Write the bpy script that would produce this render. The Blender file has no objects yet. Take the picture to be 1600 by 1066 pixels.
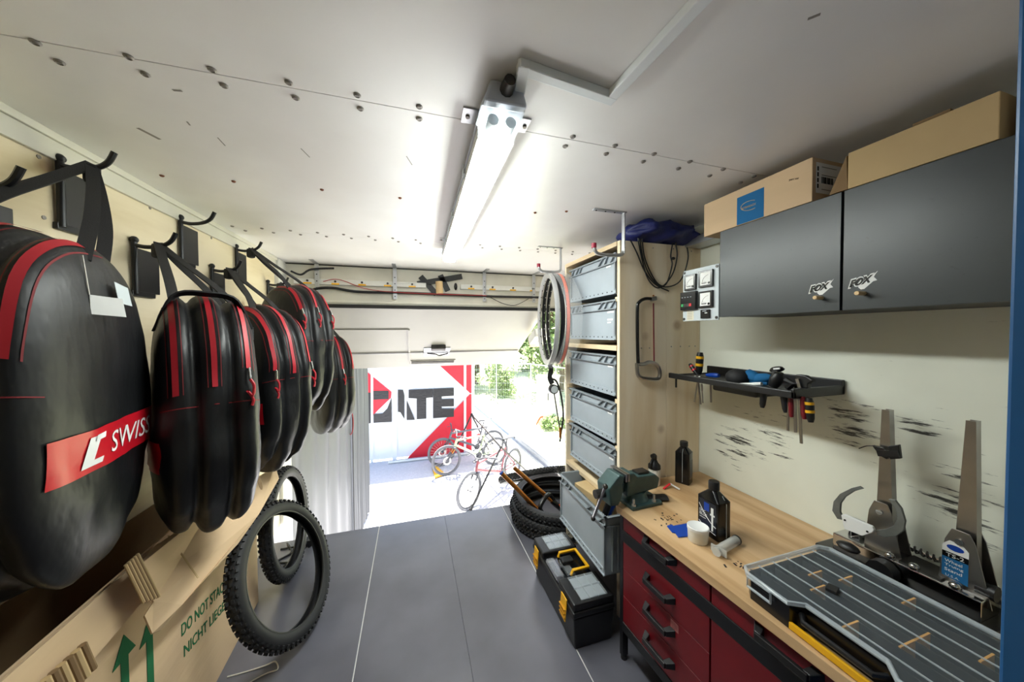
import bpy, bmesh, math, random
from mathutils import Vector, Matrix, Euler, noise
rnd = random.Random(7)
C = bpy.context.scene.collection
SC = bpy.context.scene
PI = math.pi

# ---------------------------------------------------------------- camera
FPX = 510.0; CX, CY = 800.0, 533.0
EYE = Vector((0.0, 0.0, 1.47))
def _vp(x, y):
    return Vector((x - CX, y - CY, FPX)).normalized()
_d = _vp(645, 522); _l = _vp(2474, 512); _l = (_l - _d * _l.dot(_d)).normalized()
_dn = _l.cross(_d) * -1.0
if _dn.y < 0: _dn = -_dn
AX, AY, AZ = _l, _d, -_dn           # world axes in picture space (right, down, forward)
cam = bpy.data.cameras.new('camera'); co = bpy.data.objects.new('camera', cam); C.objects.link(co)
cam.sensor_width = 36.0; cam.sensor_fit = 'HORIZONTAL'; cam.lens = 36.0 * FPX / 1600.0
cam.clip_start = 0.02; cam.clip_end = 300
co.matrix_world = Matrix(((AX.x, -AX.y, -AX.z, EYE.x), (AY.x, -AY.y, -AY.z, EYE.y), (AZ.x, -AZ.y, -AZ.z, EYE.z), (0, 0, 0, 1)))
SC.camera = co

# ---------------------------------------------------------------- sky, sun, exposure
W = bpy.data.worlds.new('world'); SC.world = W; W.use_nodes = True
wn = W.node_tree.nodes; wn.clear()
sky = wn.new('ShaderNodeTexSky'); sky.sky_type = 'NISHITA'; sky.sun_disc = False
sky.sun_elevation = math.radians(62); sky.sun_rotation = math.radians(34); sky.air_density = 1.2; sky.dust_density = 2.5
bg = wn.new('ShaderNodeBackground'); bg.inputs['Strength'].default_value = 0.20
wo = wn.new('ShaderNodeOutputWorld')
W.node_tree.links.new(sky.outputs[0], bg.inputs[0]); W.node_tree.links.new(bg.outputs[0], wo.inputs[0])
sl = bpy.data.lights.new('sun', 'SUN'); sl.energy = 14.0; sl.angle = math.radians(0.6); sl.color = (1.0, 0.96, 0.88)
so = bpy.data.objects.new('sun', sl); C.objects.link(so); so.location = (3, 4, 12)
so.rotation_euler = Vector((0.06, 0.45, 1.0)).to_track_quat('Z', 'Y').to_euler()
SC.view_settings.view_transform = 'Standard'; SC.view_settings.look = 'None'
SC.view_settings.gamma = 1.0; SC.view_settings.use_curve_mapping = False
SC.view_settings.exposure = 1.32
LAMP_STRENGTH = 29.0

# ---------------------------------------------------------------- helpers
def ray(px, py):
    v = Vector((px - CX, py - CY, FPX)); return Vector((v.dot(AX), v.dot(AY), v.dot(AZ)))
def PZ(px, py, z): r = ray(px, py); return EYE + r * ((z - EYE.z) / r.z)
def PX(px, py, x): r = ray(px, py); return EYE + r * (x / r.x)
def PY(px, py, y): r = ray(px, py); return EYE + r * (y / r.y)
def V(*a): return Vector(a)

class MB:
    def __init__(s): s.v = []; s.f = []; s.T = None
    def add(s, vs, fs):
        n = len(s.v)
        s.v += [(s.T @ Vector(p)) if s.T else Vector(p) for p in vs]
        s.f += [tuple(i + n for i in q) for q in fs]; return s
    def bx(s, x0, x1, y0, y1, z0, z1):
        vs = [(x, y, z) for x in (x0, x1) for y in (y0, y1) for z in (z0, z1)]
        return s.add(vs, [(0, 1, 3, 2), (4, 6, 7, 5), (0, 4, 5, 1), (2, 3, 7, 6), (0, 2, 6, 4), (1, 5, 7, 3)])
    def box(s, c, sz, rot=(0, 0, 0)):
        R = Euler(rot).to_matrix(); c = Vector(c); h = Vector(sz) / 2
        vs = [c + R @ Vector((a * h.x, b * h.y, d * h.z)) for a in (-1, 1) for b in (-1, 1) for d in (-1, 1)]
        return s.add(vs, [(0, 1, 3, 2), (4, 6, 7, 5), (0, 4, 5, 1), (2, 3, 7, 6), (0, 2, 6, 4), (1, 5, 7, 3)])
    def bar(s, p0, p1, w, h, up=(0, 0, 1)):
        p0 = Vector(p0); p1 = Vector(p1); d = (p1 - p0).normalized(); u = Vector(up)
        a = d.cross(u)
        if a.length < 1e-4: a = d.cross(Vector((1, 0, 0)))
        a.normalize(); b = a.cross(d).normalized(); a *= w / 2; b *= h / 2
        vs = [p + i * a + j * b for p in (p0, p1) for i, j in ((-1, -1), (1, -1), (1, 1), (-1, 1))]
        return s.add(vs, [(0, 1, 2, 3), (7, 6, 5, 4), (0, 4, 5, 1), (1, 5, 6, 2), (2, 6, 7, 3), (3, 7, 4, 0)])
    def cyl(s, p0, p1, r0, r1=None, n=14, cap=True):
        r1 = r0 if r1 is None else r1
        p0 = Vector(p0); p1 = Vector(p1); d = (p1 - p0).normalized()
        a = d.orthogonal().normalized(); b = d.cross(a)
        vs = []
        for p, r in ((p0, r0), (p1, r1)):
            vs += [p + r * (math.cos(2 * PI * i / n) * a + math.sin(2 * PI * i / n) * b) for i in range(n)]
        fs = [(i, (i + 1) % n, n + (i + 1) % n, n + i) for i in range(n)]
        if cap: fs += [tuple(range(n))[::-1], tuple(range(n, 2 * n))]
        return s.add(vs, fs)
    def tube(s, pts, r, n=8, closed=False, rs=None):
        pts = [Vector(p) for p in pts]; m = len(pts); vs = []; fs = []
        a = None
        for i, p in enumerate(pts):
            if closed: d = (pts[(i + 1) % m] - pts[i - 1])
            else: d = pts[min(i + 1, m - 1)] - pts[max(i - 1, 0)]
            if d.length < 1e-9: d = Vector((0, 0, 1))
            d.normalize()
            a = d.orthogonal() if a is None else a - d * a.dot(d)
            if a.length < 1e-6: a = d.orthogonal()
            a.normalize(); b = d.cross(a); rr = rs[i] if rs else r
            vs += [p + rr * (math.cos(2 * PI * k / n) * a + math.sin(2 * PI * k / n) * b) for k in range(n)]
        for i in range(m if closed else m - 1):
            j = (i + 1) % m
            fs += [(i * n + k, i * n + (k + 1) % n, j * n + (k + 1) % n, j * n + k) for k in range(n)]
        if not closed: fs += [tuple(range(n))[::-1], tuple(range((m - 1) * n, m * n))]
        return s.add(vs, fs)
    def ribbon(s, pts, w, t, wd):
        pts = [Vector(p) for p in pts]; m = len(pts); vs = []; fs = []
        for i, p in enumerate(pts):
            d = (pts[min(i + 1, m - 1)] - pts[max(i - 1, 0)]).normalized()
            a = Vector(wd[i]) if isinstance(wd, list) else Vector(wd)
            a = (a - d * a.dot(d)).normalized(); b = d.cross(a)
            vs += [p + x * a * w / 2 + y * b * t / 2 for x, y in ((-1, -1), (1, -1), (1, 1), (-1, 1))]
        for i in range(m - 1):
            fs += [(i * 4 + k, i * 4 + (k + 1) % 4, i * 4 + 4 + (k + 1) % 4, i * 4 + 4 + k) for k in range(4)]
        fs += [(3, 2, 1, 0), tuple(range(m * 4 - 4, m * 4))]
        return s.add(vs, fs)
    def lathe(s, prof, o=(0, 0, 0), axis=(0, 0, 1), n=20, loop=False):
        o = Vector(o); d = Vector(axis).normalized(); a = d.orthogonal().normalized(); b = d.cross(a)
        if abs(d.z) > .99: a, b = Vector((1, 0, 0)), Vector((0, d.z, 0))
        m = len(prof); vs = []
        for i in range(n):
            e = math.cos(2 * PI * i / n) * a + math.sin(2 * PI * i / n) * b
            vs += [o + r * e + h * d for r, h in prof]
        fs = []
        for i in range(n):
            j = (i + 1) % n
            for k in range(m if loop else m - 1):
                l = (k + 1) % m
                fs.append((i * m + k, j * m + k, j * m + l, i * m + l))
        return s.add(vs, fs)
    def prism(s, poly, off):
        poly = [Vector(p) for p in poly]; off = Vector(off); n = len(poly)
        return s.add(poly + [p + off for p in poly], [tuple(range(n))[::-1], tuple(range(n, 2 * n))] + [(i, (i + 1) % n, n + (i + 1) % n, n + i) for i in range(n)])
    def grid(s, fn, nu, nv, cu=False, cv=False):
        vs = [fn(i, j) for i in range(nu) for j in range(nv)]; fs = []
        for i in range(nu if cu else nu - 1):
            for j in range(nv if cv else nv - 1):
                a, b = (i + 1) % nu, (j + 1) % nv
                fs.append((i * nv + j, a * nv + j, a * nv + b, i * nv + b))
        return s.add(vs, fs)
    def ball(s, c, r, n=10, m=7):
        c = Vector(c); r = Vector(r) if not isinstance(r, (int, float)) else Vector((r, r, r))
        return s.grid(lambda i, j: c + Vector((r.x * math.cos(2 * PI * i / n) * math.sin(PI * j / (m - 1)), r.y * math.sin(2 * PI * i / n) * math.sin(PI * j / (m - 1)), r.z * math.cos(PI * j / (m - 1)))), n, m, cu=True)
    def text(s, txt, o, u, v, size, shear=0.0, thick=0.0006, align='LEFT', off=0.0, spacing=1.0, xs=1.0, fitw=None, fith=None):
        o = Vector(o); u = Vector(u).normalized(); v = Vector(v); v = v.normalized(); nn = u.cross(v).normalized()
        cu = bpy.data.curves.new('lettering', 'FONT'); cu.body = txt; cu.size = size; cu.shear = shear
        cu.align_x = align; cu.extrude = thick / 2; cu.offset = off; cu.space_character = spacing; cu.resolution_u = 3
        ob = bpy.data.objects.new('lettering', cu); C.objects.link(ob)
        bpy.context.view_layer.update()
        me = bpy.data.meshes.new_from_object(ob.evaluated_get(bpy.context.evaluated_depsgraph_get()))
        ys = 1.0; x0 = y0 = 0.0
        if fitw:
            ax = [p.co.x for p in me.vertices]; ay = [p.co.y for p in me.vertices]; x0 = min(ax); xs = fitw / (max(ax) - x0)
            if fith: y0 = min(ay); ys = fith / (max(ay) - y0)
        s.add([o + u * (p.co.x - x0) * xs + v * (p.co.y - y0) * ys + nn * (p.co.z + thick / 2) for p in me.vertices], [tuple(q.vertices) for q in me.polygons])
        bpy.data.objects.remove(ob); bpy.data.curves.remove(cu); bpy.data.meshes.remove(me)
        return s
    def build(s, name, mat, parent=None, smooth=False, bevel=0.0, seg=2, local=False, kind=None, label=None, sharp=0.7, recalc=True):
        me = bpy.data.meshes.new(name)
        vs = s.v
        if parent is not None and not local:
            Mi = MW(parent).inverted(); vs = [Mi @ p for p in vs]
        me.from_pydata([tuple(p) for p in vs], [], s.f)
        if recalc:
            bm = bmesh.new(); bm.from_mesh(me); bmesh.ops.recalc_face_normals(bm, faces=bm.faces); bm.to_mesh(me); bm.free()
        if smooth:
            me.shade_smooth(); me.set_sharp_from_angle(angle=sharp)
        me.materials.append(mat)
        o = bpy.data.objects.new(name, me); C.objects.link(o)
        if parent is not None: o.parent = parent
        if bevel:
            b = o.modifiers.new('bevel', 'BEVEL'); b.width = bevel; b.segments = seg; b.limit_method = 'ANGLE'
        if kind: o['kind'] = kind
        if label: o['label'] = label
        return o

def MW(o):
    m = Matrix.LocRotScale(o.location, o.rotation_euler, o.scale)
    return MW(o.parent) @ m if o.parent else m
def thing(name, label, cat, loc=(0, 0, 0), rot=(0, 0, 0), group=None):
    o = bpy.data.objects.new(name, None); C.objects.link(o); o.empty_display_size = .05
    o.location = loc; o.rotation_euler = rot
    o['label'] = label; o['category'] = cat
    if group: o['group'] = group
    return o
def tag(o, label, cat, group=None, kind=None):
    o['label'] = label; o['category'] = cat
    if group: o['group'] = group
    if kind: o['kind'] = kind
    return o
def struct(o, label, cat):
    o['kind'] = 'structure'; o['label'] = label; o['category'] = cat; return o
def copy_tree(o, parent=None):
    c = o.copy(); C.objects.link(c); c.parent = parent
    for ch in list(o.children): copy_tree(ch, c)
    return c
def dup(o, loc, rot=None, label=None):
    c = copy_tree(o); c.location = loc
    if rot is not None: c.rotation_euler = rot
    if label: c['label'] = label
    return c
def lerp(a, b, t): return a + (b - a) * t
def curve(pts, n=8):
    pts = [Vector(p) for p in pts]; out = []
    for i in range(len(pts) - 1):
        p0 = pts[max(i - 1, 0)]; p1 = pts[i]; p2 = pts[i + 1]; p3 = pts[min(i + 2, len(pts) - 1)]
        for k in range(n):
            t = k / n
            out.append(.5 * ((2 * p1) + (p2 - p0) * t + (2 * p0 - 5 * p1 + 4 * p2 - p3) * t * t + (3 * p1 - p0 - 3 * p2 + p3) * t ** 3))
    return out + [pts[-1]]

# ---------------------------------------------------------------- materials
def lin(c):
    return tuple((x / 255 / 12.92) if x / 255 <= .04045 else ((x / 255 + .055) / 1.055) ** 2.4 for x in c)
MATS = {}
def mat(name, col, rough=.5, metal=0., var=0., vs=6., bump=0., bs=80., stretch=(1, 1, 1), spec=.5, emit=0., detail=4., sheen=0.):
    m = bpy.data.materials.new(name); m.use_nodes = True; MATS[name] = m
    nt = m.node_tree; b = nt.nodes['Principled BSDF']; L = nt.links
    c = lin(col); b.inputs['Base Color'].default_value = (*c, 1); b.inputs['Roughness'].default_value = rough
    b.inputs['Metallic'].default_value = metal; b.inputs['Specular IOR Level'].default_value = spec
    if sheen: b.inputs['Sheen Weight'].default_value = sheen
    if emit:
        b.inputs['Emission Color'].default_value = (*c, 1); b.inputs['Emission Strength'].default_value = emit
    if var or bump:
        tc = nt.nodes.new('ShaderNodeTexCoord'); mp = nt.nodes.new('ShaderNodeMapping'); mp.inputs['Scale'].default_value = stretch
        L.new(tc.outputs['Object'], mp.inputs['Vector'])
        if var:
            n = nt.nodes.new('ShaderNodeTexNoise'); n.inputs['Scale'].default_value = vs; n.inputs['Detail'].default_value = detail
            L.new(mp.outputs[0], n.inputs['Vector'])
            r = nt.nodes.new('ShaderNodeValToRGB')
            r.color_ramp.elements[0].position = .3; r.color_ramp.elements[1].position = .7
            r.color_ramp.elements[0].color = (*[x * (1 - var) for x in c], 1); r.color_ramp.elements[1].color = (*[min(x * (1 + var), .95) for x in c], 1)
            L.new(n.outputs['Fac'], r.inputs[0]); L.new(r.outputs[0], b.inputs['Base Color'])
        if bump:
            n2 = nt.nodes.new('ShaderNodeTexNoise'); n2.inputs['Scale'].default_value = bs; n2.inputs['Detail'].default_value = 3
            L.new(mp.outputs[0], n2.inputs['Vector'])
            bp = nt.nodes.new('ShaderNodeBump'); bp.inputs['Strength'].default_value = bump; bp.inputs['Distance'].default_value = .01
            L.new(n2.outputs['Fac'], bp.inputs['Height']); L.new(bp.outputs[0], b.inputs['Normal'])
    return m
def clear(name, col=(230, 235, 238), opac=.25, rough=.15):
    m = bpy.data.materials.new(name); m.use_nodes = True; nt = m.node_tree; nt.nodes.clear(); L = nt.links; MATS[name] = m
    o = nt.nodes.new('ShaderNodeOutputMaterial'); mx = nt.nodes.new('ShaderNodeMixShader'); t = nt.nodes.new('ShaderNodeBsdfTransparent')
    p = nt.nodes.new('ShaderNodeBsdfPrincipled'); p.inputs['Base Color'].default_value = (*lin(col), 1); p.inputs['Roughness'].default_value = rough
    mx.inputs[0].default_value = opac; L.new(t.outputs[0], mx.inputs[1]); L.new(p.outputs[0], mx.inputs[2]); L.new(mx.outputs[0], o.inputs[0])
    return m
def wood(name, c0, c1, axis='Y', rough=.6, scale=3., knots=True, ring=14.):
    m = bpy.data.materials.new(name); m.use_nodes = True; nt = m.node_tree; L = nt.links; b = nt.nodes['Principled BSDF']; MATS[name] = m
    b.inputs['Roughness'].default_value = rough; b.inputs['Specular IOR Level'].default_value = .35
    tc = nt.nodes.new('ShaderNodeTexCoord'); mp = nt.nodes.new('ShaderNodeMapping')
    s = {'X': (.12, 1, 1), 'Y': (1, .12, 1), 'Z': (1, 1, .12)}[axis]
    mp.inputs['Scale'].default_value = s; L.new(tc.outputs['Object'], mp.inputs['Vector'])
    n1 = nt.nodes.new('ShaderNodeTexNoise'); n1.inputs['Scale'].default_value = scale; n1.inputs['Detail'].default_value = 3
    L.new(mp.outputs[0], n1.inputs['Vector'])
    mul = nt.nodes.new('ShaderNodeMath'); mul.operation = 'MULTIPLY'; mul.inputs[1].default_value = ring; L.new(n1.outputs['Fac'], mul.inputs[0])
    fr = nt.nodes.new('ShaderNodeMath'); fr.operation = 'PINGPONG'; fr.inputs[1].default_value = 1.; L.new(mul.outputs[0], fr.inputs[0])
    n2 = nt.nodes.new('ShaderNodeTexNoise'); n2.inputs['Scale'].default_value = scale * 22; L.new(mp.outputs[0], n2.inputs['Vector'])
    ad = nt.nodes.new('ShaderNodeMath'); ad.operation = 'MULTIPLY_ADD'; ad.inputs[1].default_value = .5; L.new(n2.outputs['Fac'], ad.inputs[0]); L.new(fr.outputs[0], ad.inputs[2])
    r = nt.nodes.new('ShaderNodeValToRGB'); r.color_ramp.elements[0].color = (*lin(c0), 1); r.color_ramp.elements[1].color = (*lin(c1), 1)
    r.color_ramp.elements[0].position = .2; r.color_ramp.elements[1].position = 1.2
    L.new(ad.outputs[0], r.inputs[0]); out = r.outputs[0]
    if knots:
        vo = nt.nodes.new('ShaderNodeTexVoronoi'); vo.inputs['Scale'].default_value = 5.5; L.new(tc.outputs['Object'], vo.inputs['Vector'])
        kr = nt.nodes.new('ShaderNodeValToRGB'); kr.color_ramp.elements[0].position = .07; kr.color_ramp.elements[1].position = .19
        kr.color_ramp.elements[0].color = (.55, .55, .55, 1); kr.color_ramp.elements[1].color = (0, 0, 0, 1)
        L.new(vo.outputs['Distance'], kr.inputs[0])
        mx = nt.nodes.new('ShaderNodeMixRGB'); mx.inputs[2].default_value = (*lin((140, 95, 55)), 1)
        L.new(kr.outputs[0], mx.inputs[0]); L.new(out, mx.inputs[1]); out = mx.outputs[0]
    L.new(out, b.inputs['Base Color'])
    return m
def scuffed(name, base, dark, spots, stretch=(1, .25, 1), rough=.45, mark=(25, 24, 22), amount=.5, fine=.62, spec=.4):
    """paint with streaky rub marks of their own shape; spots = (point, radius) where the marks gather"""
    m = bpy.data.materials.new(name); m.use_nodes = True; nt = m.node_tree; L = nt.links; b = nt.nodes['Principled BSDF']; MATS[name] = m
    b.inputs['Roughness'].default_value = rough; b.inputs['Specular IOR Level'].default_value = spec
    tc = nt.nodes.new('ShaderNodeTexCoord')
    n = nt.nodes.new('ShaderNodeTexNoise'); n.inputs['Scale'].default_value = 2.2; n.inputs['Detail'].default_value = 5; L.new(tc.outputs['Object'], n.inputs['Vector'])
    r = nt.nodes.new('ShaderNodeValToRGB'); r.color_ramp.elements[0].position = .35; r.color_ramp.elements[1].position = .62
    r.color_ramp.elements[0].color = (*lin(dark), 1); r.color_ramp.elements[1].color = (*lin(base), 1); L.new(n.outputs['Fac'], r.inputs[0])
    mp = nt.nodes.new('ShaderNodeMapping'); mp.inputs['Scale'].default_value = stretch; mp.inputs['Rotation'].default_value = (.12, 0, 0); L.new(tc.outputs['Object'], mp.inputs['Vector'])
    st = nt.nodes.new('ShaderNodeTexNoise'); st.inputs['Scale'].default_value = 55; st.inputs['Detail'].default_value = 6; st.inputs['Roughness'].default_value = .7; L.new(mp.outputs[0], st.inputs['Vector'])
    last = None
    for p, rad in spots:
        ds = nt.nodes.new('ShaderNodeVectorMath'); ds.operation = 'DISTANCE'; ds.inputs[1].default_value = p; L.new(tc.outputs['Object'], ds.inputs[0])
        mr = nt.nodes.new('ShaderNodeMapRange'); mr.inputs[1].default_value = 0; mr.inputs[2].default_value = rad; mr.inputs[3].default_value = .19; mr.inputs[4].default_value = -.02; L.new(ds.outputs['Value'], mr.inputs[0])
        if last is None: last = mr.outputs[0]
        else:
            mxx = nt.nodes.new('ShaderNodeMath'); mxx.operation = 'MAXIMUM'; L.new(last, mxx.inputs[0]); L.new(mr.outputs[0], mxx.inputs[1]); last = mxx.outputs[0]
    val = st.outputs['Fac']
    if last is not None:
        ad = nt.nodes.new('ShaderNodeMath'); ad.operation = 'ADD'; L.new(val, ad.inputs[0]); L.new(last, ad.inputs[1]); val = ad.outputs[0]
    kr = nt.nodes.new('ShaderNodeValToRGB'); kr.color_ramp.elements[0].position = fine + .06; kr.color_ramp.elements[1].position = fine + .13
    kr.color_ramp.elements[0].color = (0, 0, 0, 1); kr.color_ramp.elements[1].color = (amount, amount, amount, 1); L.new(val, kr.inputs[0])
    mx = nt.nodes.new('ShaderNodeMixRGB'); mx.inputs[2].default_value = (*lin(mark), 1); L.new(kr.outputs[0], mx.inputs[0]); L.new(r.outputs[0], mx.inputs[1])
    L.new(mx.outputs[0], b.inputs['Base Color'])
    return m

m_ceil = scuffed('ceiling_paint', (240, 238, 236), (232, 229, 226), [], (.4, .4, 1), .32, (120, 110, 100), .35, .68)
m_wallr = scuffed('cream_wall_paint', (236, 238, 224), (222, 224, 210),
    [((1.515, 1.02, 1.03), .15), ((1.515, .77, 1.13), .16), ((1.515, .52, .95), .17), ((1.515, .60, 1.17), .10), ((1.515, 1.2, .93), .2)], (1, .13, 1.2), .5, (28, 26, 24), .95, .60)
m_floor = scuffed('floor_phenolic', (104, 104, 114), (86, 86, 95), [], (.6, .35, 1), .3, (128, 126, 130), .4, .64, .9)
m_alu = mat('aluminium', (190, 192, 195), .35, .9)
m_steel = mat('brushed_steel', (170, 168, 166), .28, 1., var=.1, vs=12)
m_chrome = mat('chrome', (205, 205, 205), .12, 1.)
m_cast = mat('cast_grey', (120, 124, 122), .45, .5, var=.2, vs=25)
m_darksteel = mat('dark_steel', (70, 68, 66), .4, .8, var=.25, vs=15)
m_screw = mat('screw_metal', (140, 134, 128), .45, .3)
m_rust = mat('rusty_screw', (120, 70, 45), .7)
m_white = mat('white_paint', (226, 225, 218), .4, var=.05, vs=3)
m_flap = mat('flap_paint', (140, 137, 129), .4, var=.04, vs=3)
m_offwhite = mat('offwhite_paint', (216, 212, 198), .45, var=.1, vs=4)
m_black = mat('black_plastic', (20, 20, 22), .42, bump=.06, bs=300)
m_blackg = mat('black_gloss', (14, 14, 16), .22)
m_blackm = mat('black_powder_metal', (24, 25, 28), .35, .2)
m_rubber = mat('tyre_rubber', (26, 26, 28), .62, var=.2, vs=9)
m_seal = mat('rubber_seal', (28, 26, 25), .7)
m_wall_wood = wood('spruce_panel', (214, 196, 160), (232, 218, 188), 'Y', .55, 2.6, True, 9)
m_rack_wood = wood('rack_spruce', (226, 206, 172), (242, 228, 204), 'Z', .6, 3., True, 10)
m_rack_edge = wood('rack_edge', (206, 182, 146), (226, 206, 172), 'Y', .6, 4., False, 10)
m_bench = wood('beech_worktop', (178, 141, 98), (208, 174, 132), 'Y', .42, 5., False, 9)
m_card = mat('cardboard', (208, 180, 146), .85, var=.08, vs=5, bump=.12, bs=40, stretch=(1, .1, 1), spec=.2)
m_card2 = mat('cardboard_dull', (190, 164, 122), .85, var=.06, vs=6, spec=.2)
m_cardin = mat('cardboard_inside', (128, 104, 76), .9, var=.1, spec=.2)
m_green = mat('green_ink', (34, 104, 66), .8, spec=.2)
m_grey = mat('crate_grey', (158, 167, 175), .42, var=.06, vs=7)
m_greyd = mat('crate_grey_rib', (132, 140, 146), .45)
m_hole = mat('hole_black', (15, 15, 15), .9)
m_paper = mat('paper_white', (232, 232, 230), .7, spec=.2)
m_red = mat('drawer_red', (108, 13, 23), .38, var=.12, vs=8)
m_bagf = mat('bag_nylon', (20, 21, 23), .42, var=.15, vs=14, bump=.42, bs=15, stretch=(1.4, 1, .5), spec=.4)
m_strap = mat('webbing', (24, 24, 26), .7, bump=.2, bs=400)
m_redzip = mat('red_zip', (172, 22, 38), .5)
m_redst = mat('red_stitch', (120, 24, 30), .7)
m_redlab = mat('red_label', (196, 22, 38), .3)
m_silver = mat('zip_silver', (190, 190, 188), .25, 1.)
m_blue = mat('blue_paint', (14, 84, 140), .4, var=.05, vs=3)
m_bluebag = mat('blue_nylon', (22, 32, 96), .5, bump=.2, bs=60)
m_bluep = mat('blue_plastic', (14, 64, 160), .35)
m_bluei = mat('blue_ink', (34, 100, 150), .8, spec=.2)
m_cab = scuffed('cabinet_black_laminate', (52, 58, 59), (42, 47, 49), [], (1, .7, 1.2), .36, (30, 33, 34), .4, .56, .5)
m_cabs = mat('cabinet_side', (40, 42, 44), .5)
m_peg = mat('wood_peg', (222, 190, 140), .6)
m_yellow = mat('yellow_plastic', (236, 176, 24), .4)
m_orange = mat('orange_print', (238, 92, 34), .4)
m_divider = mat('divider_orange', (226, 166, 78), .45)
m_gold = mat('gold_anodised', (176, 112, 52), .22, .9)
m_teal = mat('vise_green', (56, 80, 80), .45, .2, var=.25, vs=18)
m_lgrey = mat('light_grey_panel', (190, 198, 202), .45)
m_pvc = mat('trunking_pvc', (236, 240, 242), .4)
m_lampg = mat('lamp_grey', (186, 192, 204), .45)
m_tub = mat('white_plastic', (228, 228, 220), .4)
m_clear = clear('clear_plastic', (225, 232, 236), .16, .12)
m_lidc = clear('clear_lid', (190, 202, 210), .07, .12)
m_lidrim = clear('clear_lid_rim', (205, 214, 220), .5, .2)
m_syr = clear('syringe_plastic', (220, 222, 218), .55, .25)
m_film = clear('stretch_film', (235, 238, 240), .16, .1)
m_tape = mat('black_tape', (22, 22, 22), .5)
m_cable = mat('cable_black', (18, 18, 18), .5)
m_redw = mat('red_wire', (170, 40, 40), .5)
m_pink = mat('pink_plastic', (220, 30, 110), .45)
m_string = mat('white_string', (220, 216, 205), .8)
m_carbon = mat('carbon_rim', (22, 22, 24), .3)
m_rimw = mat('silver_rim', (205, 205, 205), .3, .6)
m_green_led = mat('green_button', (30, 150, 80), .4)
m_redb = mat('red_button', (210, 40, 50), .4)
m_lamp = mat('lamp_glow', (248, 255, 250), .4, emit=LAMP_STRENGTH)
# ================================================================ THE TRUCK BODY
CEIL = 2.055; XL = -0.995; XR = 1.515; YB = -1.3; YE = 2.66; YH = 3.08
fl = MB().bx(XL - .06, XR + .06, YB, YE, -.14, -.014).build('floor', m_alu)
struct(fl, 'dark phenolic plywood deck of the truck with pale seams', 'floor')
for a, b in ((XL - .06, -.2655), (-.2595, .2275), (.2285, .708), (.7135, XR + .06)):
    MB().bx(a, b, YB, YE, -.014, 0).build('floor_panel', m_floor, fl, bevel=.0008, seg=1)
for x_ in (-.2625, .7108): MB().bx(x_ - .0016, x_ + .0016, YB, YE, -.012, -.0012).build('seam_strip', m_paper, fl)
ce = MB().bx(XL - .06, XR + .06, YB, YH + .1, CEIL + .012, CEIL + .08).build('ceiling', m_screw)
struct(ce, 'white panelled truck ceiling with rows of screws along its joints', 'ceiling')
for a, b in ((YB, .9035), (.9065, 2.1585), (2.1615, YH)):
    MB().bx(XL - .06, XR + .06, a, b, CEIL, CEIL + .012).build('ceiling_panel', m_ceil, ce)
scr = None
def ceil_screw(x, y, mt=None, r=.0085):
    global scr
    if scr is None:
        s = MB(); s.lathe([(0, -.0035), (.0045, -.0035), (.0055, -.005), (.0085, -.0025), (.0085, .002)], n=10)
        scr = s.build('screw', m_screw, ce, smooth=True); o = scr
    else:
        o = scr.copy(); C.objects.link(o)
    o.location = (x, y, CEIL); k = r / .0085; o.scale = (k, k, 1)
    if mt: o.material_slots[0].link = 'OBJECT'; o.material_slots[0].material = mt
    return o
for p in ((55, 65), (93, 96), (201, 88), (227, 115), (331, 108), (350, 133), (451, 128), (462, 152), (558, 148), (563, 169), (655, 166), (655, 185), (895, 213), (883, 228), (961, 227), (947, 240), (1022, 240), (1005, 252), (1078, 252), (1060, 263), (1130, 264), (1109, 274), (1178, 275), (1157, 285)):
    q = PZ(p[0], p[1], CEIL); ceil_screw(q.x, q.y)
for i in range(17):
    x = -.92 + i * .135
    if .13 < x < .33: continue
    ceil_screw(x, 2.16 - .035); ceil_screw(x + .03, 2.16 + .035)
for p in ((253, 274), (365, 283), (503, 296), (625, 309), (885, 330), (836, 332)):
    q = PZ(p[0], p[1], CEIL); ceil_screw(q.x, q.y, m_rust, .007)

for (a_, b_, w_) in (((215, 200), (250, 218), .010), ((292, 190), (297, 196), .004), ((340, 215), (352, 228), .003), ((470, 232), (484, 246), .003), ((635, 244), (644, 258), .003), ((270, 141), (284, 142), .006), ((1262, 30), (1282, 22), .006)):
    MB().bar(PZ(*a_, CEIL - .0003), PZ(*b_, CEIL - .0003), w_, .0004).build('scuff_mark', m_screw, ce)
wl = MB().bx(XL - .06, XL, YB, 2.89, 0, CEIL).build('wall_left', m_wall_wood)
struct(wl, 'pale spruce plywood side wall behind the hanging wheel bags', 'wall')
for p in ((60, 245), (68, 340), (234, 325), (372, 382), (330, 372), (185, 295)):
    q = PX(p[0], p[1], XL)
    MB().cyl((XL - .001, q.y, q.z), (XL + .002, q.y, q.z), .006, n=8).build('screw', m_screw, wl)
tr = MB().bx(XL, XL + .012, YB, 2.89, CEIL - .075, CEIL).bx(XL + .012, XL + .022, YB, 2.89, CEIL - .022, CEIL).build('trim_1', m_offwhite, bevel=.002)
struct(tr, 'white ceiling cove strip along the spruce wall', 'trim')
wr = MB().bx(XR, XR + .06, YB, 2.98, 0, CEIL).build('wall_right', m_wallr)
struct(wr, 'cream painted wall with black scuff marks behind the bench', 'wall')
wb = MB().bx(XL - .06, XR + .06, YB - .06, YB, 0, CEIL).build('wall_back', m_offwhite)
struct(wb, 'off-white bulkhead at the closed end of the truck body', 'wall')
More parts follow.
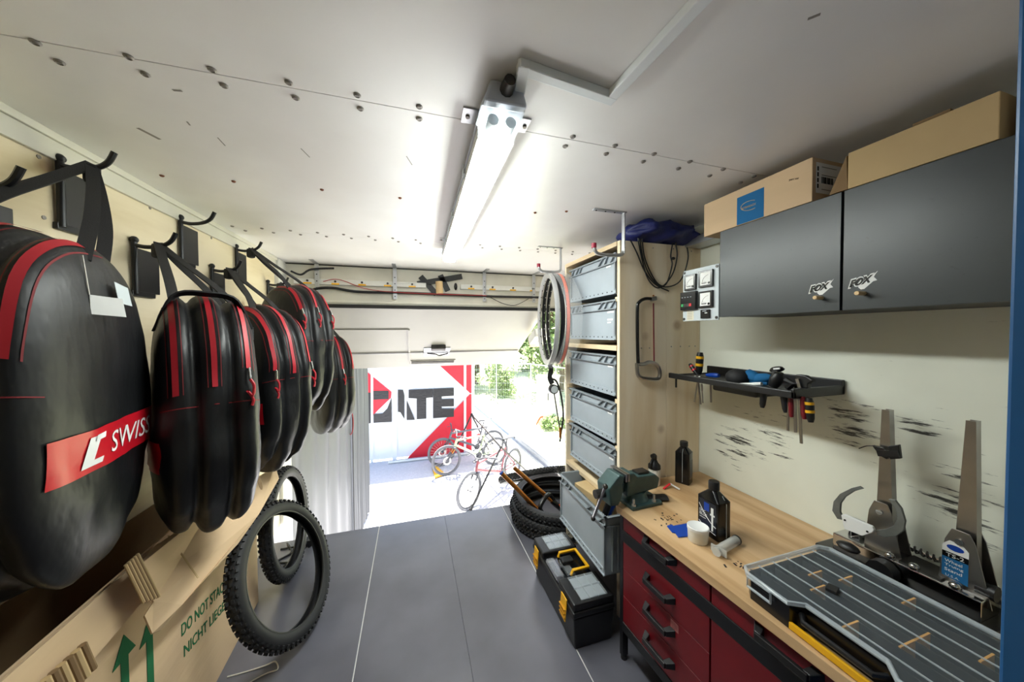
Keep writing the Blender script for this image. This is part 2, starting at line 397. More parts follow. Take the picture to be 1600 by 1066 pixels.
# header above the tailgate opening
hd = MB().bx(XL - .06, XR + .06, YH, YH + .08, 1.725, CEIL + .012).build('wall_front', m_offwhite)
struct(hd, 'off-white header beam above the loading opening', 'wall')
MB().bx(XL - .06, XR + .06, YH - .02, YH + .08, 1.695, 1.725).build('rubber_seal', m_seal, hd, bevel=.004)
MB().bx(XL - .06, XR + .06, YH - .012, YH, 1.735, 1.755).build('moulding', m_offwhite, hd, bevel=.003)
MB().bx(XL - .06, XR + .06, YH - .004, YH, CEIL - .010, CEIL).build('joint_strip', m_darksteel, hd)
for sx, nm in ((XL - .06, 'trim_2'), (XR, 'trim_3')):
    j = MB().bx(sx, sx + .085, 2.90, 3.0, -.4, CEIL).bx(sx + .02, sx + .075, 3.02, 3.12, -.4, CEIL).build(nm, m_white, bevel=.006)
    struct(j, 'white metal jamb post at the spruce wall end of the opening' if nm == 'trim_2' else 'white metal jamb post at the cream wall end of the opening', 'trim')
    for zz in (.3, .9, 1.5): MB().cyl((sx + .05, 2.885, zz - .05), (sx + .05, 2.885, zz + .05), .014, n=10).build('hinge_pin', m_steel, j, smooth=True)
# brackets and lashing rails on the header
for x, lab in ((-.75, 'bracket, the first from the spruce wall,'), (-.145, 'bracket, the second from the spruce wall,'), (.655, 'bracket between the taped cross and the hanging rims'), (1.155, 'bracket by the hanging rims')):
    t = thing('angle_bracket', 'drilled steel ' + lab + ' on the header', 'bracket', (x, YH - .03, CEIL))
    MB().bx(x - .016, x + .016, YH - .036, YH - .030, 1.775, CEIL).build('upright', m_alu, t, bevel=.001)
    MB().bx(x - .016, x + .016, YH - .19, YH - .036, CEIL - .005, CEIL).build('ceiling_tab', m_alu, t)
    for k in range(4):
        MB().cyl((x, YH - .0365, 1.80 + k * .055), (x, YH - .039, 1.80 + k * .055), .005, n=8).build('hole', m_hole, t)
for (a, b), lab in (((-.92, .12), 'long white slotted lashing rail with yellow markers on the header'), ((.43, 1.27), 'short white slotted lashing rail near the hanging rims')):
    t = thing('lashing_rail', lab, 'rail', (a, YH - .03, 1.89))
    MB().bx(a, b, YH - .028, YH - .001, 1.885, 1.93).build('rail_body', m_white, t, bevel=.004)
    x = a + .1
    while x < b - .05:
        MB().cyl((x, YH - .028, 1.912), (x, YH - .036, 1.912), .009, n=8).build('slot_bolt', m_darksteel, t)
        MB().bx(x - .03, x + .03, YH - .0295, YH - .028, 1.886, 1.899).build('marker', m_yellow, t)
        x += .205
t = thing('tape_cross', 'cross of black tape strips on the white header', 'tape', (.25, YH, 1.85))
for (p0, p1) in (((657, 432), (682, 460)), ((688, 430), (700, 455)), ((652, 444), (722, 432))):
    a = PY(*p0, YH - .012); b = PY(*p1, YH - .012)
    MB().bar(a, b, .004, .05, (b - a).cross(V(0, 1, 0))).build('tape_strip', m_tape, t)
a = PY(686, 440, YH - .03)
MB().cyl((a.x, a.y, a.z), (a.x + .005, a.y, a.z - .11), .032, n=14).build('cardboard_tube', m_peg, t, smooth=True)
a = PY(712, 448, YH - .03)
tag(MB().ball(a, (.016, .014, .035)).build('sensor', m_blackg, smooth=True), 'small black oval sensor hanging beside the taped cross', 'sensor')
cab = curve([PY(478, 462, YH - .03), PY(492, 452, YH - .035), PY(520, 450, YH - .03), PY(560, 456, YH - .03), PY(640, 458, YH - .03), PY(760, 463, YH - .03), PY(850, 465, YH - .03)], 8)
tag(MB().tube(cab, .011, 8).build('power_cable', m_cable, smooth=True), 'thick black cable sagging along the white header', 'cable')
tag(MB().tube(curve([PY(505, 440, YH - .035), PY(530, 437, YH - .04), PY(575, 452, YH - .032), PY(640, 458, YH - .045), PY(760, 462, YH - .045)], 6), .003, 6).build('red_wire', m_redw, smooth=True), 'thin red wire running over the black header cable', 'wire')
tag(MB().tube(curve([PY(765, 464, YH - .03), PY(785, 474, YH - .03), PY(805, 477, YH - .03), PY(826, 467, YH - .03)], 6), .003, 6).build('loose_wire', m_cable, smooth=True), 'thin black wire looping below the short lashing rail', 'wire')
tag(MB().tube(curve([(-.93, 3.04, 1.98), (-.85, 3.0, 1.95), (-.78, 3.02, 2.0), (-.62, 3.04, 2.02)], 6), .008, 6).build('corner_cable', m_cable, smooth=True), 'black cable tied up in the header corner by the spruce wall', 'cable')

# ---------------------------------------------------------------- raised tailgate flap
k = -.5077; FY0, FZ0 = 3.10, 1.70
def FP(x, y, d=0.0):            # a point on the flap's inner face, d = distance towards the room
    n = Vector((0, k, -1)).normalized(); return Vector((x, y, FZ0 + k * (y - FY0))) + n * d
dr = thing('door_1', 'white top-hinged tailgate flap raised over the loading opening', 'door', (.15, FY0, FZ0))
dr['kind'] = 'structure'
def slab(x0, x1, y0, y1, d0, d1):
    return MB().add([FP(x, y, d) for x in (x0, x1) for y in (y0, y1) for d in (d0, d1)], [(0, 1, 3, 2), (4, 6, 7, 5), (0, 4, 5, 1), (2, 3, 7, 6), (0, 2, 6, 4), (1, 5, 7, 3)])
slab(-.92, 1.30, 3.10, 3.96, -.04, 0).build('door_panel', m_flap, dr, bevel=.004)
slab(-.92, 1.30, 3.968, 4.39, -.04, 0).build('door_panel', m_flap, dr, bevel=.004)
slab(-.92, 1.30, 3.956, 3.972, -.035, -.006).build('joint_gap', m_darksteel, dr)
slab(-.05, -.03, 3.46, 4.20, 0, .012).build('stiffener', m_flap, dr)
slab(-.88, -.04, 3.45, 3.466, 0, .012).build('stiffener', m_flap, dr)
slab(.12, .42, 3.86, 4.06, 0, .012).build('latch_plate', m_alu, dr, bevel=.002)
slab(.2, .36, 3.80, 3.86, 0, .05).build('latch_cover', m_darksteel, dr, bevel=.004)
MB().tube(curve([FP(.16, 3.95, .03), FP(.25, 3.93, .05), FP(.30, 3.97, .05), FP(.40, 3.96, .03)], 5), .009, 8).build('latch_handle', m_darksteel, dr, smooth=True)
MB().cyl(FP(-.9, 3.965, .012), FP(1.28, 3.965, .012), .007, n=8).build('latch_rod', m_steel, dr, smooth=True)
g = slab(-.04, .52, 4.19, 4.29, 0, .012).build('grip_recess', m_flap, dr, bevel=.004)
slab(-.02, .50, 4.205, 4.225, .012, .022).build('grip_bar', m_darksteel, g)
slab(-.02, .50, 4.255, 4.275, .012, .022).build('grip_bar', m_steel, g)
# gear housings at both sides of the flap
def housing(x, lab, s):
    t = thing('lift_gear', lab, 'lift gear', (x, 3.55, 1.5))
    c = FP(x, 3.42, .12)
    MB().box(c, (.17, .22, .10), (-.47, 0, 0)).build('gear_cover', m_white, t, bevel=.012)
    MB().tube(curve([FP(x, 3.25, .02), FP(x, 3.25, .14), FP(x, 3.34, .17), FP(x, 3.5, .17)], 5), .018, 8).build('bracket', m_white, t, smooth=True)
    MB().box(FP(x + .05 * s, 3.62, .08), (.16, .05, .10), (-.47, 0, 0)).build('wood_block', m_peg, t, bevel=.004)
    MB().cyl(FP(x + .09, 3.42, .14), FP(x + .11, 3.42, .14), .015, n=10).build('bolt', m_darksteel, t)
housing(1.33, 'white lift gear cover with wooden block by the hanging rims', 1)
housing(-.80, 'white lift gear cover half hidden behind the wheel bags', -1)

# ---------------------------------------------------------------- blue door at the near edge
bd = MB().bx(.62, .92, .153, .183, .01, CEIL - .005).build('door_2', m_blue, bevel=.003)
struct(bd, 'blue painted door edge standing beside the workbench', 'door')

# ---------------------------------------------------------------- fluorescent fixture and its trunking
t = thing('fluorescent_light', 'long lit fluorescent batten light with clear cover on the ceiling', 'light', (.23, 1.5, CEIL), (0, 0, -.0205))
LX0, LX1, LY0, LY1 = -.047, .047, -.75, .78
b = MB().add([(x, y, z) for y in (LY0 + .015, LY1) for x, z in ((-.036, -.0), (.036, -.0), (.056, -.045), (-.056, -.045))], [(0, 1, 2, 3), (7, 6, 5, 4), (0, 4, 5, 1), (1, 5, 6, 2), (2, 6, 7, 3), (3, 7, 4, 0)])
b.build('housing', m_lampg, t, local=True, bevel=.004)
prof = [(-.048, -.045), (-.046, -.075), (-.036, -.094), (0, -.099), (.036, -.094), (.046, -.075), (.048, -.045)]
def cover(y0, y1):
    m = MB(); m.grid(lambda i, j: V(prof[j][0], (y0, y1)[i], prof[j][1]), 2, 7); n = len(m.v)
    m.f += [tuple(range(7))] if y0 < -.5 else []
    m.f += [tuple(range(7, 14))] if y1 > .7 else []
    return m
full = prof; prof = full[1:6]
m = MB(); m.grid(lambda i, j: V(prof[j][0], (LY0 + .10, LY1 - .02)[i], prof[j][1]), 2, 5); m.f += [tuple(range(5)), tuple(range(5, 10))]
m.build('glowing_cover', m_lamp, t, local=True, smooth=True); prof = full
for s in (-1, 1): MB().bx(s * .0475 - .0015, s * .0475 + .0015, LY0 + .10, LY1 - .02, -.0755, -.045).build('cover_skirt', m_white, t, local=True)
cover(LY0, LY0 + .10).build('clear_cover_end', m_clear, t, local=True, smooth=True)
for x in (-.022, .022):
    MB().cyl((x, LY0 + .03, -.066), (x, LY0 + .105, -.066), .014, n=12).build('lamp_cap', m_lgrey, t, local=True, smooth=True)
MB().add([(x, y, z) for y in (LY0 - .012, LY0 + .018) for x, z in ((-.038, -.002), (.038, -.002), (.052, -.05), (-.052, -.05))], [(0, 1, 2, 3), (7, 6, 5, 4), (0, 4, 5, 1), (1, 5, 6, 2), (2, 6, 7, 3), (3, 7, 4, 0)]).build('end_cap', m_lampg, t, local=True, bevel=.006)
MB().cyl((0, LY0 - .045, -.022), (0, LY0 - .01, -.022), .013, .017, 10).build('cable_gland', m_darksteel, t, local=True, smooth=True)
for y in (-.62, .57):
    MB().bx(-.085 if y < 0 else -.075, .10 if y < 0 else -.03, y - .03, y + .03, -.004, 0).build('mounting_plate', m_alu, t, local=True)
    for x in ((-.07, .09) if y < 0 else (-.065,)): MB().cyl((x, y, -.004), (x, y, -.008), .006, n=8).build('plate_screw', m_screw, t, local=True)
for y in (-.4, 0, .4):
    for x in (-.052, .052): MB().bx(x - .004, x + .004, y - .02, y + .02, -.06, -.03).build('clip', m_lgrey, t, local=True)
t = thing('cable_trunking', 'white cable trunking stepping across the ceiling to the light', 'trunking', (.46, .69, CEIL))
pts = [V(.246, .735, 0), V(.236, .680, 0), V(.468, .706, 0), V(.484, .45, 0), V(.55, -1.28, 0)]
for i_, (a, b) in enumerate(zip(pts[:-1], pts[1:])):
    dd = (b - a).normalized() * .0125
    MB().bar(a - dd + V(0, 0, CEIL - .0105 + .0004 * i_), b + dd + V(0, 0, CEIL - .0105 + .0004 * i_), .026 - .0006 * i_, .019).build('trunking_length', m_pvc, t, bevel=.002)
MB().tube(curve([V(.247, .775, CEIL - .022), V(.247, .75, CEIL - .014), V(.246, .735, CEIL - .012)], 4), .006, 8).build('cable', m_cable, t, smooth=True)

# ================================================================ WOODEN RACK WITH CRATES
RX = 1.0; RY0, RY1 = 1.42, 2.04; RT = 1.936
rk = thing('wooden_rack', 'tall spruce rack with knotty side panel and stacked grey crates', 'rack', (1.25, 1.73, 0))
MB().bx(RX, 1.29, RY0, RY0 + .022, 0, RT).build('side_board', m_rack_wood, rk, bevel=.0012)
MB().bx(1.2915, XR - .002, RY0, RY0 + .022, 0, RT).build('side_board', m_rack_wood, rk, bevel=.0012)
MB().bx(RX, XR - .002, RY1 - .022, RY1, 0, RT).build('side_board', m_rack_wood, rk, bevel=.0012)
for z0, z1 in ((RT - .024, RT), (1.378, 1.403), (.578, .602)):
    MB().bx(RX - .004, XR - .004, RY0 + .0225, RY1 - .0225, z0, z1).build('shelf_board', m_rack_edge, rk, bevel=.0012)
for z in (1.655, 1.125, .88):
    for y0, y1 in ((RY0 + .0225, RY0 + .045), (RY1 - .045, RY1 - .0225)):
        MB().bx(RX + .004, XR - .01, y0, y1, z - .022, z).build('runner', m_rack_edge, rk)
for x, z in ((1.03, 1.9), (1.12, 1.91), (1.2, 1.91), (1.33, 1.915), (1.45, 1.91), (1.13, 1.39), (1.18, 1.39), (1.32, 1.395), (1.38, 1.395), (1.44, 1.395), (1.48, 1.395)):
    MB().cyl((x, RY0 + .001, z), (x, RY0 - .0015, z), .0035, n=6).build('screw', m_screw, rk)
def crate(name, label, Wd, D, Hh, loc, rot=(0, 0, 0), group='grey crates in the rack'):
    """front on local -X, width on local Y"""
    t = thing(name, label, 'crate', loc, rot, group); th = .005
    m = MB().bx(0, D, 0, Wd, 0, .005).bx(0, th, 0, Wd, 0, Hh).bx(D - th, D, 0, Wd, 0, Hh).bx(0, D, 0, th, 0, Hh).bx(0, D, Wd - th, Wd, 0, Hh)
    m.build('body', m_grey, t, local=True)
    r = MB(); e = .012
    for z0, z1 in ((Hh - .008, Hh), (Hh - .050, Hh - .044)):
        r.bx(-e, .004, -e, Wd + e, z0, z1).bx(D - .004, D + e, -e, Wd + e, z0, z1).bx(-e, D + e, -e, .004, z0, z1).bx(-e, D + e, Wd - .004, Wd + e, z0, z1)
    r.build('rim', m_greyd, t, local=True)
    for y0, y1 in ((.02, .05), (.07, .115), (.12, .15), (.335, .39), (.40, .43), (.455, .50)):
        MB().bar((-e * .5, Wd - y0, Hh - .047), (-e * .5, Wd - y1, Hh - .004), e, .005, (0, 0, 1)).build('rib', m_greyd, t, local=True)
    MB().bx(-e, 0, -.002, Wd + .002, .0, .006).bx(-.006, 0, -.002, Wd + .002, .006, .028).build('foot_strip', m_grey, t, local=True)
    h = MB()
    for i in range(11): h.bx(-.0068, -.0058, .03 + i * (Wd - .06) / 10 - .004, .03 + i * (Wd - .06) / 10 + .004, .013, .019)
    h.build('strip_holes', m_hole, t, local=True, kind='stuff')
    for y in (0, Wd - .010): MB().bx(-.008, 0, y, y + .010, .02, Hh - .05).build('corner_post', m_greyd, t, local=True)
    return t
def sticker(t, y, z, w, h):
    MB().bx(-.0012, -.0002, y, y + w, z, z + h).build('sticker', m_paper, t, local=True)
CW, CD = .50, .44; CRY = 1.467
c1 = crate('storage_crate', 'topmost grey crate right under the rack top', CW, CD, .212, (1.012, CRY, 1.672))
c2 = dup(c1, (1.012, CRY, 1.432), label='second grey crate from the rack top, with three paper stickers'); c2.children
c3 = dup(c1, (1.012, CRY, 1.140), label='third grey crate from the rack top, just below the shelf board')
c4 = dup(c1, (1.012, CRY, .892), label='fourth grey crate from the rack top')
c5 = dup(c1, (1.012, CRY, .655), label='lowest closed grey crate, standing right above the open crate')
for c, ss in ((c1, ((.05, .15, .04, .008),)), (c2, ((.02, .145, .06, .009), (.03, .105, .05, .009), (.045, .09, .035, .008))), (c3, ((.03, .145, .045, .008),)), (c4, ((.035, .14, .04, .008),)), (c5, ((.02, .135, .04, .008),))):
    for s in ss: sticker(c, *s)
pc = crate('open_crate', 'large open grey crate pulled out of the rack bottom above the tool box', .505, .40, .285, (.865, 1.335, .312), (0, 0, -.02), 'grey crates in the rack')
for i in range(4): MB().bx(.03 + i * .03, .038 + i * .03, -.012, 0, .02, .235).build('side_rib', m_greyd, pc, local=True)
tag(MB().box((1.03, 1.66, .45), (.2, .2, .25), (0, 0, .15)).build('packed_carton', m_card2, bevel=.003), 'small brown carton standing inside the open grey crate', 'carton')
tag(MB().tube(curve([(.93, 1.42, .36), (.95, 1.46, .5), (.98, 1.43, .62)], 5), .02, 8).build('blue_tube', m_bluep, smooth=True), 'blue plastic tube sticking up inside the open grey crate', 'tube')
tag(MB().tube([(1.05, 1.43, .36), (1.0, 1.40, .64)], .012, 8).build('inner_tool', m_darksteel, smooth=True), 'dark steel rod standing inside the open grey crate', 'rod')
tag(MB().tube([(.9, 1.50, .35), (.93, 1.40, .63)], .016, 8).build('pump_shaft', m_black, smooth=True), 'black pump shaft leaning inside the open grey crate', 'pump')
tag(MB().box((1.27, 1.72, 1.944), (.42, .4, .014), (0, 0, .03)).build('blue_folder', m_bluep, bevel=.002), 'flat blue folder lying on top of the rack', 'folder')

# ceiling hooks with red tips
def ceiling_hook(y, xv, lab, drop):
    t = thing('ceiling_hook', lab, 'hook', (xv, y, CEIL), (0, 0, 0), 'ceiling hooks at the rack')
    MB().bx(xv - .165, xv + .012, y - .011, y + .011, CEIL - .006, CEIL).build('ceiling_plate', m_alu, t, bevel=.001)
    for x in (.15, .1, .05): MB().cyl((xv - x, y, CEIL - .006), (xv - x, y, CEIL - .008), .004, n=8).build('hole', m_hole, t)
    MB().bar((xv, y, CEIL - .003), (xv, y, CEIL - drop), .006, .022, (0, 1, 0)).build('hanger', m_alu, t, bevel=.001)
    p = curve([(xv, y, CEIL - drop + .01), (xv - .02, y, CEIL - drop - .008), (xv - .11, y, CEIL - drop - .012), (xv - .15, y, CEIL - drop - .004), (xv - .162, y, CEIL - drop + .028)], 6)
    MB().tube(p, .0085, 10).build('arm', m_alu, t, smooth=True)
    MB().cyl(p[-1] - V(0, 0, .012), p[-1] + V(0, 0, .010), .012, n=10).build('tip_cap', mat('hook_tip_red', (150, 22, 54), .5) if 'hook_tip_red' not in MATS else MATS['hook_tip_red'], t, smooth=True)
ceiling_hook(1.37, .985, 'empty steel ceiling hook with red tip in front of the rack side panel', .2)
ceiling_hook(2.06, .978, 'steel ceiling hook with red tip that carries the wrapped rims', .155)

# blue drawstring bag on the rack
t = thing('drawstring_bag', 'dark blue drawstring sack with dangling black cords on the rack', 'bag', (1.25, 1.49, RT))
def sack(i, j):
    u = i / 23; a = 2 * PI * j / 24
    r = .30 + .70 * min(1, (u / .16) ** .6) if u < .16 else (1 if u < .8 else math.sqrt(max(0.02, 1 - ((u - .8) / .205) ** 2)))
    w = .006 * math.sin(a * 5 + u * 16) + .022 * noise.noise((u * 6, math.cos(a) * 2, math.sin(a) * 2)) + .010 * noise.noise((u * 15, math.cos(a) * 5, math.sin(a) * 5))
    if u < .3: w += .007 * math.sin(a * 12) * (1 - u / .3)
    return V(1.055 + u * .40, 1.465 + (.135 * r + 1.6 * w) * math.cos(a), RT + .054 + max(-.052, (.053 * r + w) * math.sin(a)))
m = MB(); m.grid(sack, 24, 24, cv=True); m.f += [tuple(range(24)), tuple(range(23 * 24, 24 * 24))]
m.build('sack_body', m_bluebag, t, smooth=True, sharp=2)
for cs in ([(985, 375), (995, 395), (1008, 425), (1025, 445), (1045, 455)], [(1000, 372), (1004, 400), (1015, 430), (1035, 448), (1062, 440), (1075, 405), (1072, 380)], [(996, 365), (1001, 395), (1012, 435), (1030, 450), (1050, 430), (1058, 400), (1055, 378)], [(1003, 370), (1008, 405), (1025, 440), (1040, 445), (1050, 415), (1048, 400), (1051, 380)]):
    MB().tube(curve([PY(x, y, 1.408) for x, y in cs], 6), .0035, 6).build('cord', m_cable, t, smooth=True)
MB().ball(PY(1052, 404, 1.408), (.012, .008, .008)).build('cord_stop', m_black, t, smooth=True)
# wall rail above the cabinet
tag(MB().bx(1.40, 1.50, 1.0, 1.415, 1.925, 1.965).bx(1.44, 1.5, 1.0, 1.415, 1.965, 1.985).build('wall_rail', m_alu, bevel=.003), 'aluminium rail between rack and wall cabinet', 'rail')

# hacksaw hanging on the rack panel
t = thing('hacksaw', 'hacksaw with black bow hanging on the rack side panel', 'hacksaw', (1.17, 1.40, 1.45))
SP = lambda x, y, d=.022: PY(x, y, RY0 - d)
MB().tube(curve([SP(1019, 467), SP(1008, 467), SP(999, 472), SP(996, 482), SP(996, 530), SP(997, 568)], 6), .0085, 10).build('bow', m_blackg, t, smooth=True)
MB().cyl(SP(1021, 474), SP(1022, 566), .0035, n=8).build('blade_rod', m_red, t, smooth=True)
MB().bar(SP(1017, 468), SP(1025, 466), .018, .022).build('blade_clamp', m_steel, t, bevel=.003)
hp = [(995, 569), (1006, 569), (1015, 566), (1027, 571), (1031, 583), (1028, 592), (1014, 592), (998, 588)]
MB().tube(curve([SP(x, y) for x, y in hp + hp[:1]], 4)[:-1], .010, 8, closed=True).build('handle', m_steel, t, smooth=True)
MB().cyl(SP(1021, 462, .0), SP(1021, 462, .03), .004, n=8).build('nail', m_gold, t)

# rims hanging in film
t0 = None
for i, (dx, mt, lab) in enumerate(((-.035, m_rimw, 'silver rim hanging outermost on the ceiling hook'), (.002, m_carbon, 'black rim hanging between two others on the ceiling hook'), (.04, m_carbon, 'black rim hanging innermost beside the grey crates'))):
    t = thing("wheel", lab, "wheel", (.925 + dx, 2.09 + .004 * i, 1.566), (0, PI / 2, -.2), 'rims on the ceiling hook')
    MB().lathe([(.312, -.014), (.314, 0), (.312, .014), (.295, .012), (.280, .004), (.280, -.004), (.295, -.012)], n=48, loop=True).build('rim_ring', mt, t, smooth=True, local=True)
    if i != 1:
        MB().lathe([(.3135, -.010), (.3155, 0), (.3135, .010)], n=48).build('rim_tape', m_orange if i == 2 else m_film, t, smooth=True, local=True)
    hs = MB()
    for q in range(28):
        a = 2 * PI * q / 28; hs.box((.2795 * math.cos(a), .2795 * math.sin(a), 0), (.003, .008, .006), (0, 0, a))
    hs.build('spoke_holes', m_hole if i == 0 else m_rimw, t, local=True, kind='stuff')
fm = MB(); fm.grid(lambda i, j: V(.925 + .058 * math.cos(2 * PI * j / 10) + .01 * noise.noise((i, j, 1)), 2.09 + (.33 + .02 * math.sin(2 * PI * j / 10)) * math.cos(PI * (.62 + i * .08)) + .01 * noise.noise((i, j, 5)), 1.566 + (.318 + .025 * math.sin(2 * PI * j / 10) + .012 * noise.noise((i * 2, j, 9))) * math.sin(PI * (.62 + i * .08))), 12, 10, cv=True)
tag(fm.build('film_wrap', m_film, smooth=True), 'crumpled clear film wrapped round the hanging rims', 'film')
t = thing('pressure_gauge', 'round pressure gauge with hose on a strap below the hanging rims', 'gauge', (.95, 2.0, 1.07))
GP = lambda x, y: PY(x, y, 2.10)
MB().ribbon(curve([GP(858, 566), GP(861, 578), GP(859, 590), GP(863, 600)], 4), .035, .004, (1, 0, 0)).build('strap', m_strap, t)
a = GP(864.5, 608); MB().cyl(a + V(0, -.02, 0), a + V(0, .012, 0), .033, n=20).build('gauge_body', m_black, t, smooth=True)
MB().cyl(a + V(0, -.0215, 0), a + V(0, -.02, 0), .026, n=20).build('gauge_dial', m_lgrey, t)
MB().tube(curve([GP(862, 592), GP(870, 597), GP(877, 620), GP(880, 650), GP(877, 675), GP(875, 690)], 5), .007, 8).build('hose', m_cable, t, smooth=True)
MB().tube([GP(866, 616), GP(875, 672)], .005, 8).build('rod', m_darksteel, t, smooth=True)
MB().cyl(GP(875, 668), GP(875, 684), .008, n=8).build('nozzle', m_gold, t, smooth=True)
# ================================================================ WORKBENCH
BZ = .70; BA = .066
bn = thing('workbench', 'red and black steel workbench with beech worktop', 'workbench', (.862, 1.245, 0), (0, 0, BA))
wt = MB().prism([(.862, 1.245, BZ - .03), (.965, 1.408, BZ - .03), (XR - .004, 1.414, BZ - .03), (XR - .004, -.62, BZ - .03), (.985, -.62, BZ - .03)], (0, 0, .03)).build('worktop', m_bench, bn, bevel=.0015)
F0 = .018
# frame: posts, rails, carcass   (local: x into the bench, y along it, near end negative)
MB().bx(F0, F0 + .03, -.022, -.002, 0.02, BZ - .031).build('post', m_blackm, bn, local=True, bevel=.001)
MB().bx(.47, .50, -.022, -.002, 0.02, BZ - .031).build('post', m_blackm, bn, local=True)
MB().bx(F0 + .03, .47, -.016, -.006, .14, BZ - .031).build('side_sheet', m_blackm, bn, local=True)
MB().bx(F0, F0 + .03, -1.84, -1.82, 0.02, BZ - .031).build('post', m_blackm, bn, local=True)
MB().bx(.47, .49, -1.84, -.02, .14, BZ - .031).build('back_sheet', m_blackm, bn, local=True)
MB().bx(F0 - .002, F0 + .03, -1.82, -.022, .546, .596).build('rail', m_blackm, bn, local=True, bevel=.002)
MB().bx(F0 - .002, F0 + .03, -1.82, -.022, .140, .182).build('rail', m_blackm, bn, local=True, bevel=.002)
MB().bx(F0 + .03, .47, -1.82, -.022, .145, .165).build('base_sheet', m_blackm, bn, local=True)
for y in (-.012, -1.83):
    for x in (.033, .485): MB().cyl((x, y, 0), (x, y, .02), .014, n=10).build('foot', m_black, bn, local=True)
def handle(o, yc, zc, w=.125):
    h = MB()
    for s in (-1, 1): h.add([(F0, yc + s * w / 2 + a * .013, zc + b * .013) for a, b in ((-1, -1), (1, -1), (1, 1), (-1, 1))] + [(F0 - .028, yc + s * (w / 2 - .012) + a * .009, zc - .004 + b * .010) for a, b in ((-1, -1), (1, -1), (1, 1), (-1, 1))], [(0, 1, 2, 3), (7, 6, 5, 4), (0, 4, 5, 1), (1, 5, 6, 2), (2, 6, 7, 3), (3, 7, 4, 0)])
    h.bx(F0 - .034, F0 - .022, yc - w / 2 + .006, yc + w / 2 - .006, zc - .014, zc + .006)
    h.build('handle', m_black, o, local=True, bevel=.002)
for i, (y1, y0) in enumerate(((-.024, -.440), (-.446, -.870), (-.876, -1.30), (-1.306, -1.818))):
    d = MB().bx(F0, F0 + .02, y0, y1, .597, .668).build('drawer', m_red, bn, local=True, bevel=.0015)
    handle(d, (y0 + y1) / 2, .640, .135)
    if i == 0:
        for z0, z1 in ((.4255, .545), (.3045, .4235), (.1835, .3025)):
            d = MB().bx(F0, F0 + .02, y0, y1, z0, z1).build('drawer', m_red, bn, local=True, bevel=.0015)
            handle(d, (y0 + y1) / 2, (z0 + z1) / 2 + .008)
        MB().bx(F0 - .0004, F0, y0 + .12, y0 + .155, .385, .415).build('paint_scrape', mat('scraped_paint', (150, 88, 88), .6, var=.4, vs=60), bn, local=True)
    else:
        d = MB().bx(F0, F0 + .02, y0, y1, .1835, .545).build('cupboard_door', m_red, bn, local=True, bevel=.0015)
        MB().cyl((F0 - .012, y0 + .05, .48), (F0, y0 + .05, .48), .012, n=12).build('lock', m_steel, d, local=True, smooth=True)

# ---------------------------------------------------------------- vise
t = thing('bench_vise', 'worn green bench vise bolted on the worktop corner', 'vise', (.968, 1.255, BZ), (0, 0, .05))
def loc(*a): return a
b = MB().prism([(-.075, -.075, 0), (.085, -.075, 0), (.10, -.04, 0), (.10, .04, 0), (.085, .075, 0), (-.075, .075, 0)], (0, 0, .016)).build('base_flange', m_teal, t, local=True, bevel=.004)
MB().lathe([(0, .016), (.058, .016), (.05, .03), (.046, .05), (0, .05)], n=18).build('swivel', m_teal, t, local=True, smooth=True)
m = MB().prism([(-.075, -.038, .045), (.10, -.034, .055), (.112, -.034, .10), (.085, -.036, .122), (-.02, -.04, .128), (-.045, -.045, .15), (-.075, -.045, .15)], (0, .078, 0))
m.build('fixed_body', m_teal, t, local=True, bevel=.006)
MB().bx(-.0, .06, -.022, .022, .125, .136).build('anvil', m_darksteel, t, local=True, bevel=.002)
MB().bx(-.15, .02, -.02, .02, .06, .10).build('slide_bar', m_teal, t, local=True, bevel=.004)
m = MB().prism([(-.165, -.042, .02), (-.125, -.046, .02), (-.105, -.046, .06), (-.098, -.05, .15), (-.125, -.05, .155), (-.175, -.042, .10)], (0, .09, 0))
m.build('moving_jaw', m_teal, t, local=True, bevel=.007)
for x in (-.097, -.084): MB().bx(x, x + .009, -.055, .055, .122, .156).build('jaw_plate', m_steel, t, local=True, bevel=.001)
MB().cyl((-.215, 0, .065), (-.165, 0, .065), .019, n=14).build('spindle_head', m_darksteel, t, local=True, smooth=True)
hb = MB().cyl((-.205, -.06, .125), (-.205, .03, -.06), .006, n=8).build('handle_bar', m_steel, t, local=True, smooth=True)
for p in ((-.205, -.06, .125), (-.205, .03, -.06)): MB().ball(p, .011).build('handle_knob', m_darksteel, hb, local=True, smooth=True)
for x in (-.06, .05):
    MB().cyl((x, -.062, .0), (x, -.062, .046), .005, n=8).build('bolt', m_alu, t, local=True, smooth=True)
    MB().cyl((x, -.062, .016), (x, -.062, .024), .010, n=6).build('nut', m_alu, t, local=True)

# ---------------------------------------------------------------- bottles and small things on the worktop
def rbox(w, d, r, n=4):
    o = []
    for cx, cy, a0 in ((w / 2 - r, d / 2 - r, 0), (-w / 2 + r, d / 2 - r, PI / 2), (-w / 2 + r, -d / 2 + r, PI), (w / 2 - r, -d / 2 + r, 3 * PI / 2)):
        for i in range(n + 1):
            a = a0 + PI / 2 * i / n; o.append((cx + r * math.cos(a), cy + r * math.sin(a)))
    return o
def loft(secs):
    m = MB(); n = len(secs[0][1])
    for z, ps in secs: m.v += [V(x, y, z) for x, y in ps]
    for i in range(len(secs) - 1):
        for k_ in range(n): m.f.append((i * n + k_, i * n + (k_ + 1) % n, (i + 1) * n + (k_ + 1) % n, (i + 1) * n + k_))
    m.f += [tuple(range(n))[::-1], tuple(range((len(secs) - 1) * n, len(secs) * n))]
    return m
def circ(r, n=20): return [(r * math.cos(PI / 4 * 0 + 2 * PI * (i + .5) / n), r * math.sin(2 * PI * (i + .5) / n)) for i in range(n)]
